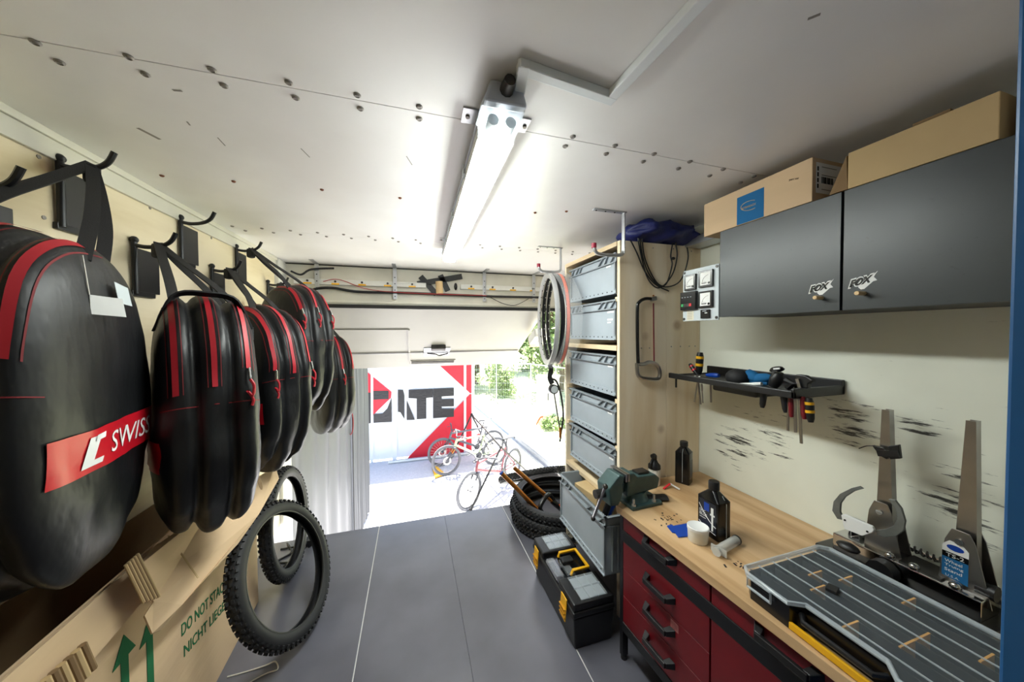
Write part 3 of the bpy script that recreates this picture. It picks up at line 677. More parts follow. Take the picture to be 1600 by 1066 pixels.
def squarebottle(t, w, d, h1, h2, h3, rn):
    A = rbox(w, d, .006); Bc = circ(rn)
    loft([(0, rbox(w - .004, d - .004, .005)), (.003, A), (h1, A), (h1 + .004, A), (h2, Bc), (h2 + .004, Bc)]).build('bottle_body', m_blackg, t, local=True, smooth=True, sharp=.5)
    MB().lathe([(0, h3), (rn + .001, h3), (rn + .003, h3 - .003), (rn + .003, h2 + .003), (0, h2 + .003)], n=18).build('cap', m_black, t, local=True, smooth=True)
t = thing('sealant_bottle', 'black tyre sealant bottle with printed label beside the white tub', 'bottle', (1.088, .952, BZ), (0, 0, .02))
squarebottle(t, .062, .09, .137, .172, .205, .016)
NX = -.0315
lb = MB().bx(NX - .0006, NX, -.036, .036, .02, .132).build('label', mat('label_dark', (30, 34, 44), .35), t, local=True)
MB().bx(NX - .0012, NX - .0006, -.008, .014, .095, .125).build('label_print', m_bluep, lb, local=True)
def ltext(par, s, y, z, w, h, m, x=NX - .0012, name='label_text', shear=0):
    MB().text(s, (x, y, z), (0, -1, 0), (0, 0, 1), h, shear, .0004, fitw=w, fith=h, off=.0).build(name, m, par, local=True)
ltext(lb, 'DOC', .033, .083, .026, .010, m_paper); ltext(lb, 'BLUE', .033, .070, .032, .010, m_paper)
MB().bx(NX - .0014, NX - .0008, .006, .033, .062, .0635).build('label_rule', m_paper, lb, local=True)
MB().tube(curve([(NX - .001, .036, .112), (NX - .001, .015, .085), (NX - .001, -.012, .06), (NX - .001, -.036, .048)], 5), .0012, 6).build('label_stripe', m_paper, lb, local=True)
MB().tube(curve([(NX - .001, .036, .045), (NX - .001, .01, .03), (NX - .001, -.036, .022)], 5), .0012, 6).build('label_stripe', m_paper, lb, local=True)
MB().bx(NX - .0014, NX - .0008, -.026, -.016, .092, .116).bx(NX - .0014, NX - .0008, -.031, -.012, .086, .092).bx(NX - .0014, NX - .0008, -.025, -.018, .03, .09).build('label_picture', m_paper, lb, local=True)
for y in (-.0, ): MB().tube([(.008, -.0455, .01), (.008, -.0455, .135), (.006, -.03, .16)], .0012, 6).build('seam_line', m_lgrey, t, local=True)
t = thing('sealant_bottle', 'plain black bottle standing in the corner by the scuffed wall', 'bottle', (1.325, 1.335, BZ), (0, 0, .5))
squarebottle(t, .06, .068, .155, .185, .212, .016)
MB().tube([(-.0305, -.002, .01), (-.0305, -.002, .158), (-.02, -.002, .178)], .001, 6).build('seam_line', m_lgrey, t, local=True)
MB().bx(-.02, .02, -.0347, -.034, .03, .12).build('label', mat('label_grey', (46, 48, 52), .4), t, local=True)
t = thing('spray_bottle', 'white spray bottle with black nozzle standing behind the vise', 'bottle', (1.165, 1.362, BZ))
MB().lathe([(0, 0), (.026, 0), (.028, .004), (.028, .075), (.024, .092), (.014, .10), (.014, .105), (0, .105)], n=20).build('bottle_body', m_tub, t, local=True, smooth=True)
MB().lathe([(.030, .082), (.029, .10), (.018, .112), (.013, .125), (.0, .125)], n=16).build('collar', m_black, t, local=True, smooth=True)
MB().tube(curve([(0, 0, .12), (0, 0, .135), (-.006, -.006, .147), (-.02, -.01, .146)], 4), .013, 10).build('nozzle', m_black, t, local=True, smooth=True)
MB().tube(curve([(-.012, 0, .13), (-.03, -.01, .115), (-.034, -.01, .09)], 4), .005, 8).build('trigger', m_black, t, local=True, smooth=True)
t = thing('white_tub', 'round white plastic tub with closed lid on the worktop', 'tub', (1.0, .94, BZ))
MB().lathe([(0, 0), (.031, 0), (.033, .003), (.035, .048), (0, .048)], n=28).build('tub_body', m_tub, t, local=True, smooth=True)
MB().lathe([(.0365, .044), (.0365, .054), (.034, .056), (.031, .0535), (0, .0535)], n=28).build('lid', m_paper, t, local=True, smooth=True)
t = thing('syringe', 'fat clear plastic syringe barrel lying behind the white tub', 'syringe', (1.03, .862, BZ + .0165), (0, 0, .22))
MB().cyl((-.03, 0, 0), (.085, 0, 0), .0155, n=18).build('barrel', m_syr, t, local=True, smooth=True)
MB().prism([(-.03, y, z) for y, z in ((-.026, -.012), (.026, -.012), (.026, .012), (-.026, .012))], (.003, 0, 0)).build('flange', m_syr, t, local=True)
MB().lathe([(0, 0), (.015, 0), (.015, .006), (.012, .012), (0, .012)], (-.045, 0, 0), (1, 0, 0), 14).build('plunger_disc', m_syr, t, local=True, smooth=True)
MB().cyl((.083, 0, 0), (.09, 0, 0), .0165, n=18).build('end_cap', m_darksteel, t, local=True, smooth=True)
q = [(1042, 823), (1050, 821), (1052, 823), (1085, 817), (1086, 838), (1060, 841), (1055, 834), (1050, 833)]
tag(MB().prism([PZ(x, y, BZ + .0005) for x, y in q], (0, 0, .004)).build('tyre_lever_card', m_bluep, bevel=.001), 'blue plastic tyre lever card lying before the black bottle', 'tyre lever')
t = thing('fabric_pouch', 'small black fabric pouch lying beside the vise', 'pouch', (1.06, 1.23, BZ), (0, 0, -.25))
MB().grid(lambda i, j: V(-.05 + .1 * i / 9, .026 * math.cos(2 * PI * j / 12), .011 + .0105 * math.sin(2 * PI * j / 12) * (1 + .1 * math.sin(i * 1.7))), 10, 12, cv=True).build('pouch_body', m_strap, t, local=True, smooth=True)
MB().tube([(.05, .024, .011), (.05, 0, .02), (.05, -.024, .011), (.05, 0, .003)], .002, 6, closed=True).build('hem', m_black, t, local=True)
MB().tube(curve([(-.05, 0, .012), (-.066, .01, .012), (-.07, -.008, .008), (-.055, -.012, .006)], 4), .004, 6).build('drawcord', m_string, t, local=True, smooth=True)
t = thing('cap_tool', 'small red and white folding tool lying behind the black pouch', 'tool', PZ(1048, 757, BZ))
a, b_, c_ = PZ(1037, 764, BZ + .004), PZ(1047, 756, BZ + .018), PZ(1062, 765, BZ + .004)
MB().bar(a, b_, .010, .004).build('red_arm', m_redb, t); MB().bar(b_, c_, .008, .004).build('white_arm', m_paper, t)
gm = MB()
for i in range(26):
    x, y = 1.0 + rnd.gauss(0, .03), 1.08 + rnd.gauss(0, .035)
    gm.box((x, y, BZ + .0004), (.002 + rnd.random() * .008, .002 + rnd.random() * .004, .0006), (0, 0, rnd.random() * 3))
for i in range(14):
    x, y = 1.02 + rnd.gauss(0, .02), .80 + rnd.gauss(0, .012)
    gm.box((x, y, BZ + .0004), (.003 + rnd.random() * .012, .002 + rnd.random() * .004, .0006), (0, 0, rnd.random() * 3))
tag(gm.build('grime', m_rubber), 'black grime crumbs scattered on the worktop', 'grime', kind='stuff')

# ---------------------------------------------------------------- parts organizer
OX0, OX1, OY0, OY1, OZ = .918, 1.275, .16, .712, .775
t = thing('parts_organizer', 'black parts organizer case with clear ribbed lid and orange dividers', 'organizer', (1.1, .44, BZ))
def oc(ins, x0=0):
    return [(OX0 + ins, OY1 - ins - .02), (OX0 + ins + .02, OY1 - ins), (OX1 - ins - .02, OY1 - ins), (OX1 - ins, OY1 - ins - .02), (OX1 - ins, OY0 + ins), (OX0 + ins, OY0 + ins), (OX0 + ins, .40 - .015), (OX0 + ins + .035, .415), (OX0 + ins + .035, .565), (OX0 + ins, .585)]
bot = [V(x, y, BZ + .001) for x, y in oc(.006)]; top = [V(x, y, OZ - .012) for x, y in oc(.006)]; ti = [V(x, y, OZ - .012) for x, y in oc(.011)]; bi = [V(x, y, BZ + .005) for x, y in oc(.011)]
n = len(bot); m = MB(); m.v = bot + top + ti + bi
for k_ in range(3): m.f += [(k_ * n + i, k_ * n + (i + 1) % n, (k_ + 1) * n + (i + 1) % n, (k_ + 1) * n + i) for i in range(n)]
m.f += [tuple(range(n))[::-1], tuple(range(3 * n, 4 * n))]
m.build('tray', m_blackg, t)
MB().prism([(x, y, OZ - .003) for x, y in oc(.004)], (0, 0, .003)).build('lid', m_lidc, t)
e = [V(x, y, OZ - .004) for x, y in oc(0)]
MB().tube(e, .0065, 8, closed=True).build('lid_rim', m_lidrim, t, smooth=True)
for i in range(5):
    x = OX0 + .055 + i * .058
    MB().bx(x - .0015, x + .0015, OY0 + .01, OY1 - .012, OZ, OZ + .003).build('lid_rib', m_lidrim, t)
    MB().bx(x - .001, x + .001, OY0 + .02, OY1 - .02, BZ + .005, OZ - .012).build('partition', m_black, t)
for x, y in ((.975, .50), (1.033, .60), (1.091, .64), (1.033, .43), (1.091, .43), (1.149, .60), (1.149, .36), (1.207, .33), (1.207, .50), (.975, .33), (1.091, .27), (1.04, .24)):
    MB().bx(x, x + .056, y, y + .004, BZ + .008, OZ - .010).build('divider', m_divider, t)
tag(MB().box((1.07, .575, OZ + .004), (.03, .022, .008), (0, 0, .3)).build('rubber_pad', m_rubber, bevel=.001), 'small black rubber pad lying on the clear organizer lid', 'rubber pad')
lt = MB().tube([(OX0 - .004, .688, OZ - .008), (OX0 - .004, .688, OZ - .036), (OX0 - .004, .625, OZ - .036), (OX0 - .004, .625, OZ - .008)], .004, 6, closed=True).build('latch', m_lidrim, t, smooth=True)
MB().bx(OX0 + .0385, OX0 + .0405, .405, .572, BZ + .004, BZ + .055).build('handle_well', m_blackg, t)
MB().bx(OX0 + .004, OX0 + .012, .24, .585, BZ + .003, BZ + .020).build('yellow_strip', m_yellow, t, bevel=.001)
MB().tube([(OX0 + .028, .57, OZ - .03), (OX0 + .008, .555, OZ - .034), (OX0 + .008, .425, OZ - .034), (OX0 + .028, .41, OZ - .03)], .007, 8).build('carry_handle', m_black, t, smooth=True)
lt = MB().tube([(OX0 - .004, .36, OZ - .008), (OX0 - .004, .36, OZ - .036), (OX0 - .004, .30, OZ - .036), (OX0 - .004, .30, OZ - .008)], .004, 6, closed=True).build('latch', m_lidrim, t, smooth=True)

# ---------------------------------------------------------------- wheel truing stand
t = thing('truing_stand', 'steel wheel truing stand with two uprights by the scuffed wall', 'truing stand', (1.40, .56, BZ))
MB().prism([(1.31, .70, BZ), (1.345, .775, BZ), (1.495, .775, BZ), (1.495, .40, BZ), (1.31, .40, BZ)], (0, 0, .03)).build('base', m_blackg, t, bevel=.006)
MB().bx(1.365, 1.455, .43, .735, BZ + .03, BZ + .085).build('base_channel', m_chrome, t, bevel=.003)
MB().bx(1.372, 1.448, .50, .58, BZ + .082, BZ + .09).build('channel_slot', m_darksteel, t)
def upright(yc, z0, z1, w0, w1, sl):
    m = MB()
    for s in (-1, 1):
        x = 1.42 + s * .009
        m.prism([(x, yc - w0 / 2, z0), (x, yc + w0 / 2, z0), (x, yc + w1 / 2 + sl, z1), (x, yc - w1 / 2 + sl, z1)], (.003 * s, 0, 0))
    m.prism([(1.411, yc - w0 / 2, z0), (1.429, yc - w0 / 2, z0), (1.429, yc - w1 / 2 + sl, z1), (1.411, yc - w1 / 2 + sl, z1)], (0, .003, 0))
    return m
for (yc, z1, sl) in ((.628, 1.225, .003), (.472, 1.232, -.004)):
    u = upright(yc, .80, z1, .042, .017, sl).build('upright', m_steel, t)
    br = MB()
    for s in (-1, 1):
        x = 1.42 + s * .024
        br.prism([(x, yc - .05, .76), (x, yc + .042, .76), (x, yc + .03, .90), (x, yc + .018, .935), (x, yc - .012, .935), (x, yc - .022, .91)], (.003 * s, 0, 0))
    br.build('upright_bracket', m_steel, t, bevel=.001)
    MB().cyl((1.388, yc + .004, .905), (1.452, yc + .004, .905), .008, n=12).build('pivot_bolt', m_chrome, t, smooth=True)
x = 1.3925
st = MB().prism([(x, yc_, z_) for yc_, z_ in ((.505, .80), (.46, .795), (.46, .885), (.472, .90), (.493, .90), (.505, .885))], (-.0006, 0, 0)).build('maker_label', m_paper, t)
MB().prism([(x - .0008, yy, zz) for yy, zz in ((.505, .80), (.46, .795), (.46, .853), (.505, .853))], (-.0005, 0, 0)).build('blue_field', m_bluei, st)
MB().prism([(x - .0008, yy, zz) for yy, zz in ((.505, .853), (.46, .853), (.46, .868), (.505, .868))], (-.0005, 0, 0)).build('black_field', m_blackg, st)
MB().prism([(x - .0008, .4825 + .015 * math.cos(a_ * PI / 6), .883 + .008 * math.sin(a_ * PI / 6)) for a_ in range(12)], (-.0005, 0, 0)).build('oval_badge', m_bluep, st)
TT = lambda s, y, z, w, h, mm: MB().text(s, (x - .0014, y, z), (0, -1, 0), (0, 0, 1), h, 0, .0004, fitw=w, fith=h).build('label_text', mm, st)
TT('TS-2', .498, .8555, .031, .010, m_paper); TT('Wheel', .500, .839, .030, .008, m_paper); TT('Truing', .500, .827, .032, .008, m_paper); TT('Stand', .500, .815, .030, .008, m_paper); TT('U.S.A.', .498, .801, .024, .006, m_lgrey)
MB().tube([V(1.455 + .009 * math.cos(i * 1.1), .66 - i * .0022, BZ + .105 + .009 * math.sin(i * 1.1)) for i in range(80)], .0025, 5).build('spring', m_darksteel, t, smooth=True)
MB().cyl((1.455, .70, BZ + .105), (1.455, .44, BZ + .105), .005, n=8).build('spindle', m_chrome, t, smooth=True)
for p in ((1.455, .70, BZ + .105), (1.41, .42, BZ + .10)): MB().cyl(V(*p), V(*p) + V(0, .03, 0), .02, n=12).build('knob', m_black, t, smooth=True)
for y in (.475, .55, .60): MB().ball((1.375, y, BZ + .09), .012).build('ball_nut', m_chrome, t, smooth=True)
MB().cyl((1.325, .60, BZ + .05), (1.36, .60, BZ + .05), .032, n=10).build('knob', m_black, t, smooth=True)
# caliper arm
KX = 1.33
K = lambda a, b, dx=0: PX(a, b, KX + dx)
ca = MB().bar(K(1336, 838, .05), K(1338, 818), .02, .02).build('caliper_post', m_chrome, t, bevel=.002)
MB().ball(K(1325, 855), (.02, .03, .014)).build('knob', m_black, t, smooth=True)
o1 = [(1348, 764), (1342, 760), (1330, 763), (1312, 772), (1302, 784), (1300, 798), (1308, 811), (1317, 813), (1312, 800), (1313, 787), (1320, 777), (1334, 768)]
MB().prism([K(*p) for p in o1], (.009, 0, 0)).build('caliper_jaw', m_cast, t, bevel=.001)
o2 = [(1388, 780), (1398, 782), (1408, 795), (1414, 815), (1411, 830), (1400, 838), (1384, 840), (1370, 836), (1368, 829), (1384, 827), (1396, 822), (1402, 810), (1399, 795)]
MB().prism([K(*p) for p in o2], (.009, 0, 0)).build('caliper_jaw', m_cast, t, bevel=.001)
o3 = [(1317, 804), (1322, 803), (1366, 822), (1369, 828), (1366, 832), (1350, 837), (1338, 832), (1322, 826)]
pl = MB().prism([K(*p) for p in o3], (-.010, 0, 0)).build('caliper_plate', m_paper, t, bevel=.002)
for p in ((1320, 813), (1355, 831)): MB().cyl(K(*p, -.0105), K(*p, -.0115), .003, n=8).build('rivet', m_hole, pl)
# black clamp strapped to the far upright
t = thing('cable_clamp', 'black plastic clamp strapped round the truing stand upright', 'clamp', (1.41, .63, 1.08))
Kc = lambda a, b: PX(a, b, 1.385)
MB().prism([Kc(*p) for p in ((1362, 696), (1378, 700), (1390, 712), (1385, 718), (1374, 712))], (.012, 0, 0)).build('clamp_arm', m_black, t, bevel=.001)
MB().prism([Kc(*p) for p in ((1388, 697), (1404, 695), (1407, 717), (1390, 718))], (.012, 0, 0)).build('clamp_block', m_black, t, bevel=.002)
MB().bar(Kc(1372, 708), Kc(1405, 710), .012, .018).build('clamp_band', m_black, t)
MB().tube(curve([Kc(1364, 697), Kc(1354, 697), Kc(1342, 701)], 4), .0015, 5).build('tie_end', m_black, t)

# ================================================================ WALL CABINET
CXF = 1.20; CY0, CYM, CY1, CZ0, CZ1 = .13, .636, 1.032, 1.532, 1.877
t = thing('wall_cabinet', 'dark grey wall cabinet with two stickered doors above the bench', 'cabinet', (1.36, .58, CZ0))
MB().bx(CXF + .02, XR - .002, CY0, CY1, CZ0 + .002, CZ0 + .018).bx(CXF + .02, XR - .002, CY0, CY1, CZ1 - .016, CZ1).bx(CXF + .02, XR - .002, CY0, CY0 + .016, CZ0 + .018, CZ1 - .016).bx(CXF + .02, XR - .002, CY1 - .016, CY1, CZ0 + .018, CZ1 - .016).bx(XR - .008, XR - .002, CY0 + .016, CY1 - .016, CZ0 + .018, CZ1 - .016).build('carcass', m_cabs, t, bevel=.001)
def fox(d, p):
    """sticker: white outline, black lettering, white tail"""
    a, b, zz = PX(*p[0], CXF), PX(*p[1], CXF), 0
    w = a.y - b.y; x = CXF
    o = V(x - .0004, a.y, a.z)
    up = V(0, 0, 1); u = (V(0, b.y - a.y, b.z - a.z + .004)).normalized()
    sk = MB().text('FOX', o - u * .003 - up * .003, u, up, .03, .35, .0004, off=.0024, fitw=w, fith=.027).build('sticker', m_paper, d)
    MB().text('FOX', o + V(-.0005, 0, 0), u, up, .03, .35, .0004, off=.0014, fitw=w - .006, fith=.020).build('sticker_lettering', m_blackg, sk)
    L = lambda s, h: o + V(-.0003, 0, 0) + u * s * w + up * h
    MB().prism([L(.33, .006), L(.36, -.006), L(.45, -.013), L(.58, -.014), L(.75, -.006), L(.90, .001), L(1.04, .001), L(.97, .008), L(.92, .012), L(.97, .018), L(1.06, .026), L(.86, .018), L(.72, .009), L(.6, .004), L(.50, .010), L(.44, .014)], (-.0002, 0, 0)).build('sticker_tail', m_paper, sk)
d1 = MB().bx(CXF, CXF + .018, CYM + .003, CY1, CZ0, CZ1).build('door', m_cab, t, bevel=.001)
fox(d1, ((1265, 458), (1301, 452)))
d2 = MB().bx(CXF, CXF + .018, CY0, CYM - .003, CZ0, CZ1).build('door', m_cab, t, bevel=.001)
fox(d2, ((1327, 450), (1370, 441)))
for d, (px, py) in ((d1, (1284, 464)), (d2, (1350, 457))):
    q = PX(px, py, CXF)
    MB().cyl((CXF + .001, q.y, q.z - .003), (CXF - .032, q.y, q.z - .003), .0058, n=12).build('peg_handle', m_peg, d, smooth=True, bevel=.001)
# meter panel
MY0, MY1, MZ0, MZ1 = 1.036, 1.221, 1.521, 1.752
t = thing('meter_panel', 'grey control panel with three dial meters beside the wall cabinet', 'control panel', (1.21, 1.13, 1.52))
pn = MB().bx(CXF, CXF + .006, MY0, MY1, MZ0, MZ1).build('face_plate', m_lgrey, t, bevel=.002)
MB().bx(CXF + .006, CXF + .055, MY0 + .01, MY1 - .01, MZ0 + .015, MZ1 - .015).build('enclosure', m_cabs, t)
MB().bx(CXF + .05, CXF + .08, MY0 - .004, MY0 + .03, MZ0 + .05, MZ1 - .05).build('bracket', m_alu, t)
def uv(u, v): return MY1 - u * (MY1 - MY0), MZ1 - v * (MZ1 - MZ0)
def rect(u0, v0, u1, v1, d0, d1):
    ya, za = uv(u0, v0); yb, zb = uv(u1, v1); return MB().bx(CXF - d1, CXF - d0, yb, ya, zb, za)
for u0, v0, u1, v1 in ((.09, .10, .42, .40), (.51, .08, .88, .385), (.51, .46, .88, .765)):
    mb = rect(u0, v0, u1, v1, 0, .010).build('meter', m_blackg, t, bevel=.001)
    du, dv = u1 - u0, v1 - v0
    rect(u0 + .05, v0 + .035, u1 - .05, v1 - .035, .010, .0105).build('dial', m_paper, mb)
    yc, zc = uv(u0 + du * .78, v0 + dv * .78); MB().cyl((CXF - .010, yc, zc), (CXF - .0125, yc, zc), .005, n=10).build('adjuster', m_blackg, mb)
    rect(u0 + du * .25, v0 + dv * .74, u0 + du * .6, v0 + dv * .79, .0105, .011).build('print', m_blackg, mb)
    y0_, z0_ = uv(u0 + du * .78, v0 + dv * .78)
    MB().tube([V(CXF - .011, y0_ + .034 * math.cos(a), z0_ + .034 * math.sin(a)) for a in [.1 + k_ * .14 for k_ in range(11)]], .0006, 4).build('scale_arc', m_darksteel, mb)
    MB().bar(V(CXF - .011, y0_, z0_), V(CXF - .011, y0_ + .03, z0_ + .01), .0008, .0008).build('needle', m_blackg, mb)
ctl = rect(-.0, .43, .46, .78, 0, .016).build('controller', m_blackg, t, bevel=.002)
for i, mt in enumerate((m_green_led, m_darksteel, m_darksteel, m_redb)): rect(.04 + i * .08, .66, .105 + i * .08, .715, .016, .0175).build('button', mt, ctl)
for i in range(4): rect(.05 + i * .085, .53, .085 + i * .085, .538, .016, .0164).build('indicator', m_lgrey, ctl)
hm = rect(.56, .80, .80, .96, 0, .008).build('hour_counter', m_blackg, t, bevel=.001)
rect(.62, .82, .72, .833, .008, .0084).build('print', m_lgrey, hm); rect(.68, .855, .75, .87, .008, .0084).build('digit_window', m_paper, hm)
rect(.13, .80, .33, .985, 0, .0006).build('paper_label', mat('yellowed_paper', (214, 208, 188), .7), t)
for k_ in range(5): rect(.15, .82 + k_ * .032, .29, .826 + k_ * .032, .0006, .0009).build('label_line', m_darksteel, t)
for u, v in ((.045, .04), (.955, .045), (.045, .955), (.955, .955)):
    y, z = uv(u, v); MB().cyl((CXF, y, z), (CXF - .003, y, z), .006, n=10).build('screw', m_darksteel, t)

# boxes on top of the cabinet
t = thing('cardboard_box', 'long brown carton with blue printed square on the wall cabinet', 'box', (1.3, .91, CZ1))
b1 = MB().bx(1.20, 1.43, .713, 1.11, CZ1 + .002, 2.016).build('carton', m_card, t, bevel=.002)
ya = PX(1152, 300, 1.2).y; yb = PX(1194, 290, 1.2).y
sq = MB().bx(1.1992, 1.1998, yb, ya, CZ1 + .004, CZ1 + .108).build('printed_square', m_bluei, t)
mc = (ya + yb) / 2
MB().tube([V(1.199, mc + .034 * math.cos(a) * 1.0, CZ1 + .062 + .017 * math.sin(a) + .004 * math.cos(a)) for a in [(-2.2 + k_ * .14) for k_ in range(32)]], .0012, 4).build('printed_swoosh', m_card2, sq)
MB().text('BETRIVKNOX', (1.199, mc + .032, CZ1 + .056), (0, -1, .0), (0, 0, 1), .01, .2, .0004, fitw=.055, fith=.008).build('printed_text', m_card2, sq)
q = PX(1237, 282, 1.2); MB().text('JWPT VW', (1.1995, q.y + .008, q.z), (0, -1, -.25), (0, 0, 1), .01, 0, .0004, fitw=.03, fith=.007).build('stamp', m_hole, t)
lb = MB().bx(1.215, 1.34, .7118, .7124, CZ1 + .03, CZ1 + .125).build('address_label', m_paper, t)
for k_ in range(9): MB().bx(1.24 + k_ * .006, 1.243 + k_ * .006 + (k_ % 3) * .001, .7112, .7118, CZ1 + .062, CZ1 + .082).build('barcode_bar', m_hole, lb)
for k_ in range(4): MB().bx(1.22, 1.226, .7112, .7118, CZ1 + .045 + k_ * .018, CZ1 + .058 + k_ * .018).build('barcode_bar', m_hole, lb)
for k_ in range(3): MB().bx(1.24, 1.31, .7112, .7118, CZ1 + .042 + k_ * .025 + (.02 if k_ else 0), CZ1 + .0435 + k_ * .025 + (.02 if k_ else 0)).build('label_line', m_darksteel, lb)
t = thing('cardboard_box', 'larger plain brown carton with open flap on the wall cabinet', 'box', (1.33, .5, CZ1))
MB().bx(1.20, 1.45, .372, .626, CZ1 + .002, 1.981).build('carton', m_card2, t, bevel=.002)
MB().prism([(1.203, .628, CZ1 + .004), (1.205, .672, CZ1 + .004), (1.205, .632, 1.978)], (.18, 0, 0)).build('flap', m_cardin, t)
MB().bx(1.20, 1.45, .44, .50, 1.981, 1.987).build('tape', m_cardin, t)
t = thing('white_carton', 'white carton standing at the blue door end of the cabinet top', 'box', (1.33, .25, CZ1))
MB().bx(1.215, 1.42, .15, .352, CZ1 + .002, 1.966).build('carton', m_paper, t, bevel=.002)
MB().bx(1.2142, 1.2149, .27, .33, CZ1 + .03, CZ1 + .07).build('label', m_lgrey, t)

# ================================================================ TOOL SHELF ON THE WALL
TX, TY0, TY1, TZ = 1.248, .785, 1.36, 1.243
t = thing('tool_shelf', 'black plastic tool shelf fixed to the scuffed wall', 'shelf', (1.4, 1.07, TZ))
MB().bx(TX + .012, XR - .003, TY0 + .01, TY1 - .01, TZ, TZ + .008).build('deck', m_black, t)
MB().bx(TX, TX + .012, TY0, TY1, TZ - .004, TZ + .022).build('front_lip', m_black, t, bevel=.003)
MB().bx(TX, XR - .003, TY0, TY0 + .012, TZ - .004, TZ + .03).build('end_lip', m_black, t, bevel=.003)
MB().bx(TX, XR - .003, TY1 - .012, TY1, TZ - .004, TZ + .014).build('end_lip', m_black, t, bevel=.003)
MB().bx(XR - .018, XR - .003, TY0, TY1, TZ, TZ + .05).build('back_rail', m_black, t, bevel=.003)
MB().prism([(TX + .05, .95, TZ), (TX + .05, 1.15, TZ), (XR - .01, 1.15, TZ), (XR - .01, .95, TZ)], (0, 0, -.035)).build('bin', m_black, t, bevel=.008)
MB().tube([(TX + .02, TY1 - .03, TZ + .02), (TX + .02, TY1 - .03, TZ - .05)], .005, 6).build('peg', m_black, t)
def tool(name, label, hand, shaft, mh, ms, rh=.011, rs=.0045, x=1.33, cat='tool', ring=None, dep=0.):
    """hand / shaft: end pixels on a plane x, both ends in order from grip to tip"""
    a = PX(*hand[0], x); b = PX(*hand[1], x)
    t = thing(name, label, cat, b)
    pts = [lerp(a, b, k_ / 6) for k_ in range(7)]
    MB().tube(pts, rh, 10, rs=[rh * s for s in (.75, 1, 1.05, 1, .95, .9, .6)]).build('grip', mh, t, smooth=True)
    if ring:
        for k_ in (1, 3): MB().tube([pts[k_], lerp(pts[k_], pts[k_ + 1], .7)], rh * 1.08, 10).build('grip_inlay', ring, t, smooth=True)
    if shaft:
        c = PX(*shaft[0], x); d = PX(*shaft[1], x)
        MB().cyl(c, d, rs, n=8).build('shaft', ms, t, smooth=True)
    return t
tool('screwdriver', 'black and yellow screwdriver standing upright in the tool shelf', ((1094, 551), (1092, 585)), ((1092, 585), (1085, 628)), m_black, m_steel, .017, .004, 1.36, 'screwdriver', m_yellow)
tool('screwdriver', 'black screwdriver with red cap leaning in the tool shelf', ((1078, 569), (1090, 586)), ((1090, 586), (1095, 632)), m_black, m_steel, .010, .004, 1.34, 'screwdriver', m_redb)
tool('screwdriver', 'blue handled screwdriver lying at the rack end of the tool shelf', ((1123, 587), (1104, 586)), None, m_bluep, m_steel, .011, .004, 1.36, 'screwdriver')
tool('screwdriver', 'black handled screwdriver lying before the blue one', ((1082, 590), (1104, 592)), ((1110, 598), (1111, 629)), m_black, m_steel, .009, .004, 1.30, 'screwdriver', m_paper)
tool('hex_driver', 'short steel hex driver hanging under the rack end of the tool shelf', ((1096, 600), (1097, 612)), ((1097, 612), (1098, 630)), m_steel, m_steel, .005, .003, 1.32, 'driver')
t = thing('work_glove', 'black and blue work glove lying on the tool shelf', 'glove', PX(1160, 600, 1.36))
MB().ball(PX(1153, 590, 1.36), (.045, .05, .038), 14, 9).build('glove_palm', m_strap, t, smooth=True)
for (a, b, r) in (((1168, 585), (1188, 594), .024), ((1180, 592), (1205, 590), .02), ((1172, 594), (1200, 599), .016)):
    MB().tube([lerp(PX(*a, 1.38), PX(*b, 1.38), k_ / 4) for k_ in range(5)], r, 10, rs=[r, r * 1.05, r, r * .9, r * .5]).build('glove_finger', m_bluei, t, smooth=True)
tag(MB().cyl(PX(1139, 602, 1.29), PX(1190, 600, 1.29), .007, n=10).build('marker_pen', m_paper, smooth=True), 'white marker pen lying on the front of the tool shelf', 'pen')
t = thing('shock_pump', 'black hand pump head with printed cap on the tool shelf', 'pump', PX(1212, 603, 1.33))
MB().tube([lerp(PX(1218, 582, 1.33), PX(1208, 604, 1.33), k_ / 4) for k_ in range(5)], .018, 10, rs=[.014, .018, .022, .02, .016]).build('pump_body', m_black, t, smooth=True)
MB().lathe([(0, .008), (.02, .006), (.024, 0), (0, -.004)], PX(1214, 578, 1.33), (-.4, 0, 1), 14).build('pump_cap', m_blackg, t, smooth=True)
q = PX(1214, 577, 1.31); MB().bar(q + V(0, .012, .0), q + V(0, -.01, .004), .004, .006).build('cap_print', m_paper, t)
t = thing('chain_tool', 'black adjustable clamp tool standing on the near end of the shelf', 'tool', PX(1250, 605, 1.31))
MB().prism([PX(*p, 1.31) for p in ((1243, 585), (1258, 587), (1270, 595), (1262, 600), (1262, 607), (1240, 607))], (.02, 0, 0)).build('tool_body', m_black, t, bevel=.003)
MB().bar(PX(1246, 592, 1.305), PX(1250, 606, 1.305), .008, .010).build('clamp_plate', m_steel, t)
MB().tube([PX(1228, 594, 1.30), PX(1240, 600, 1.30), PX(1230, 606, 1.3)], .012, 8).build('clamp_arm', m_black, t, smooth=True)
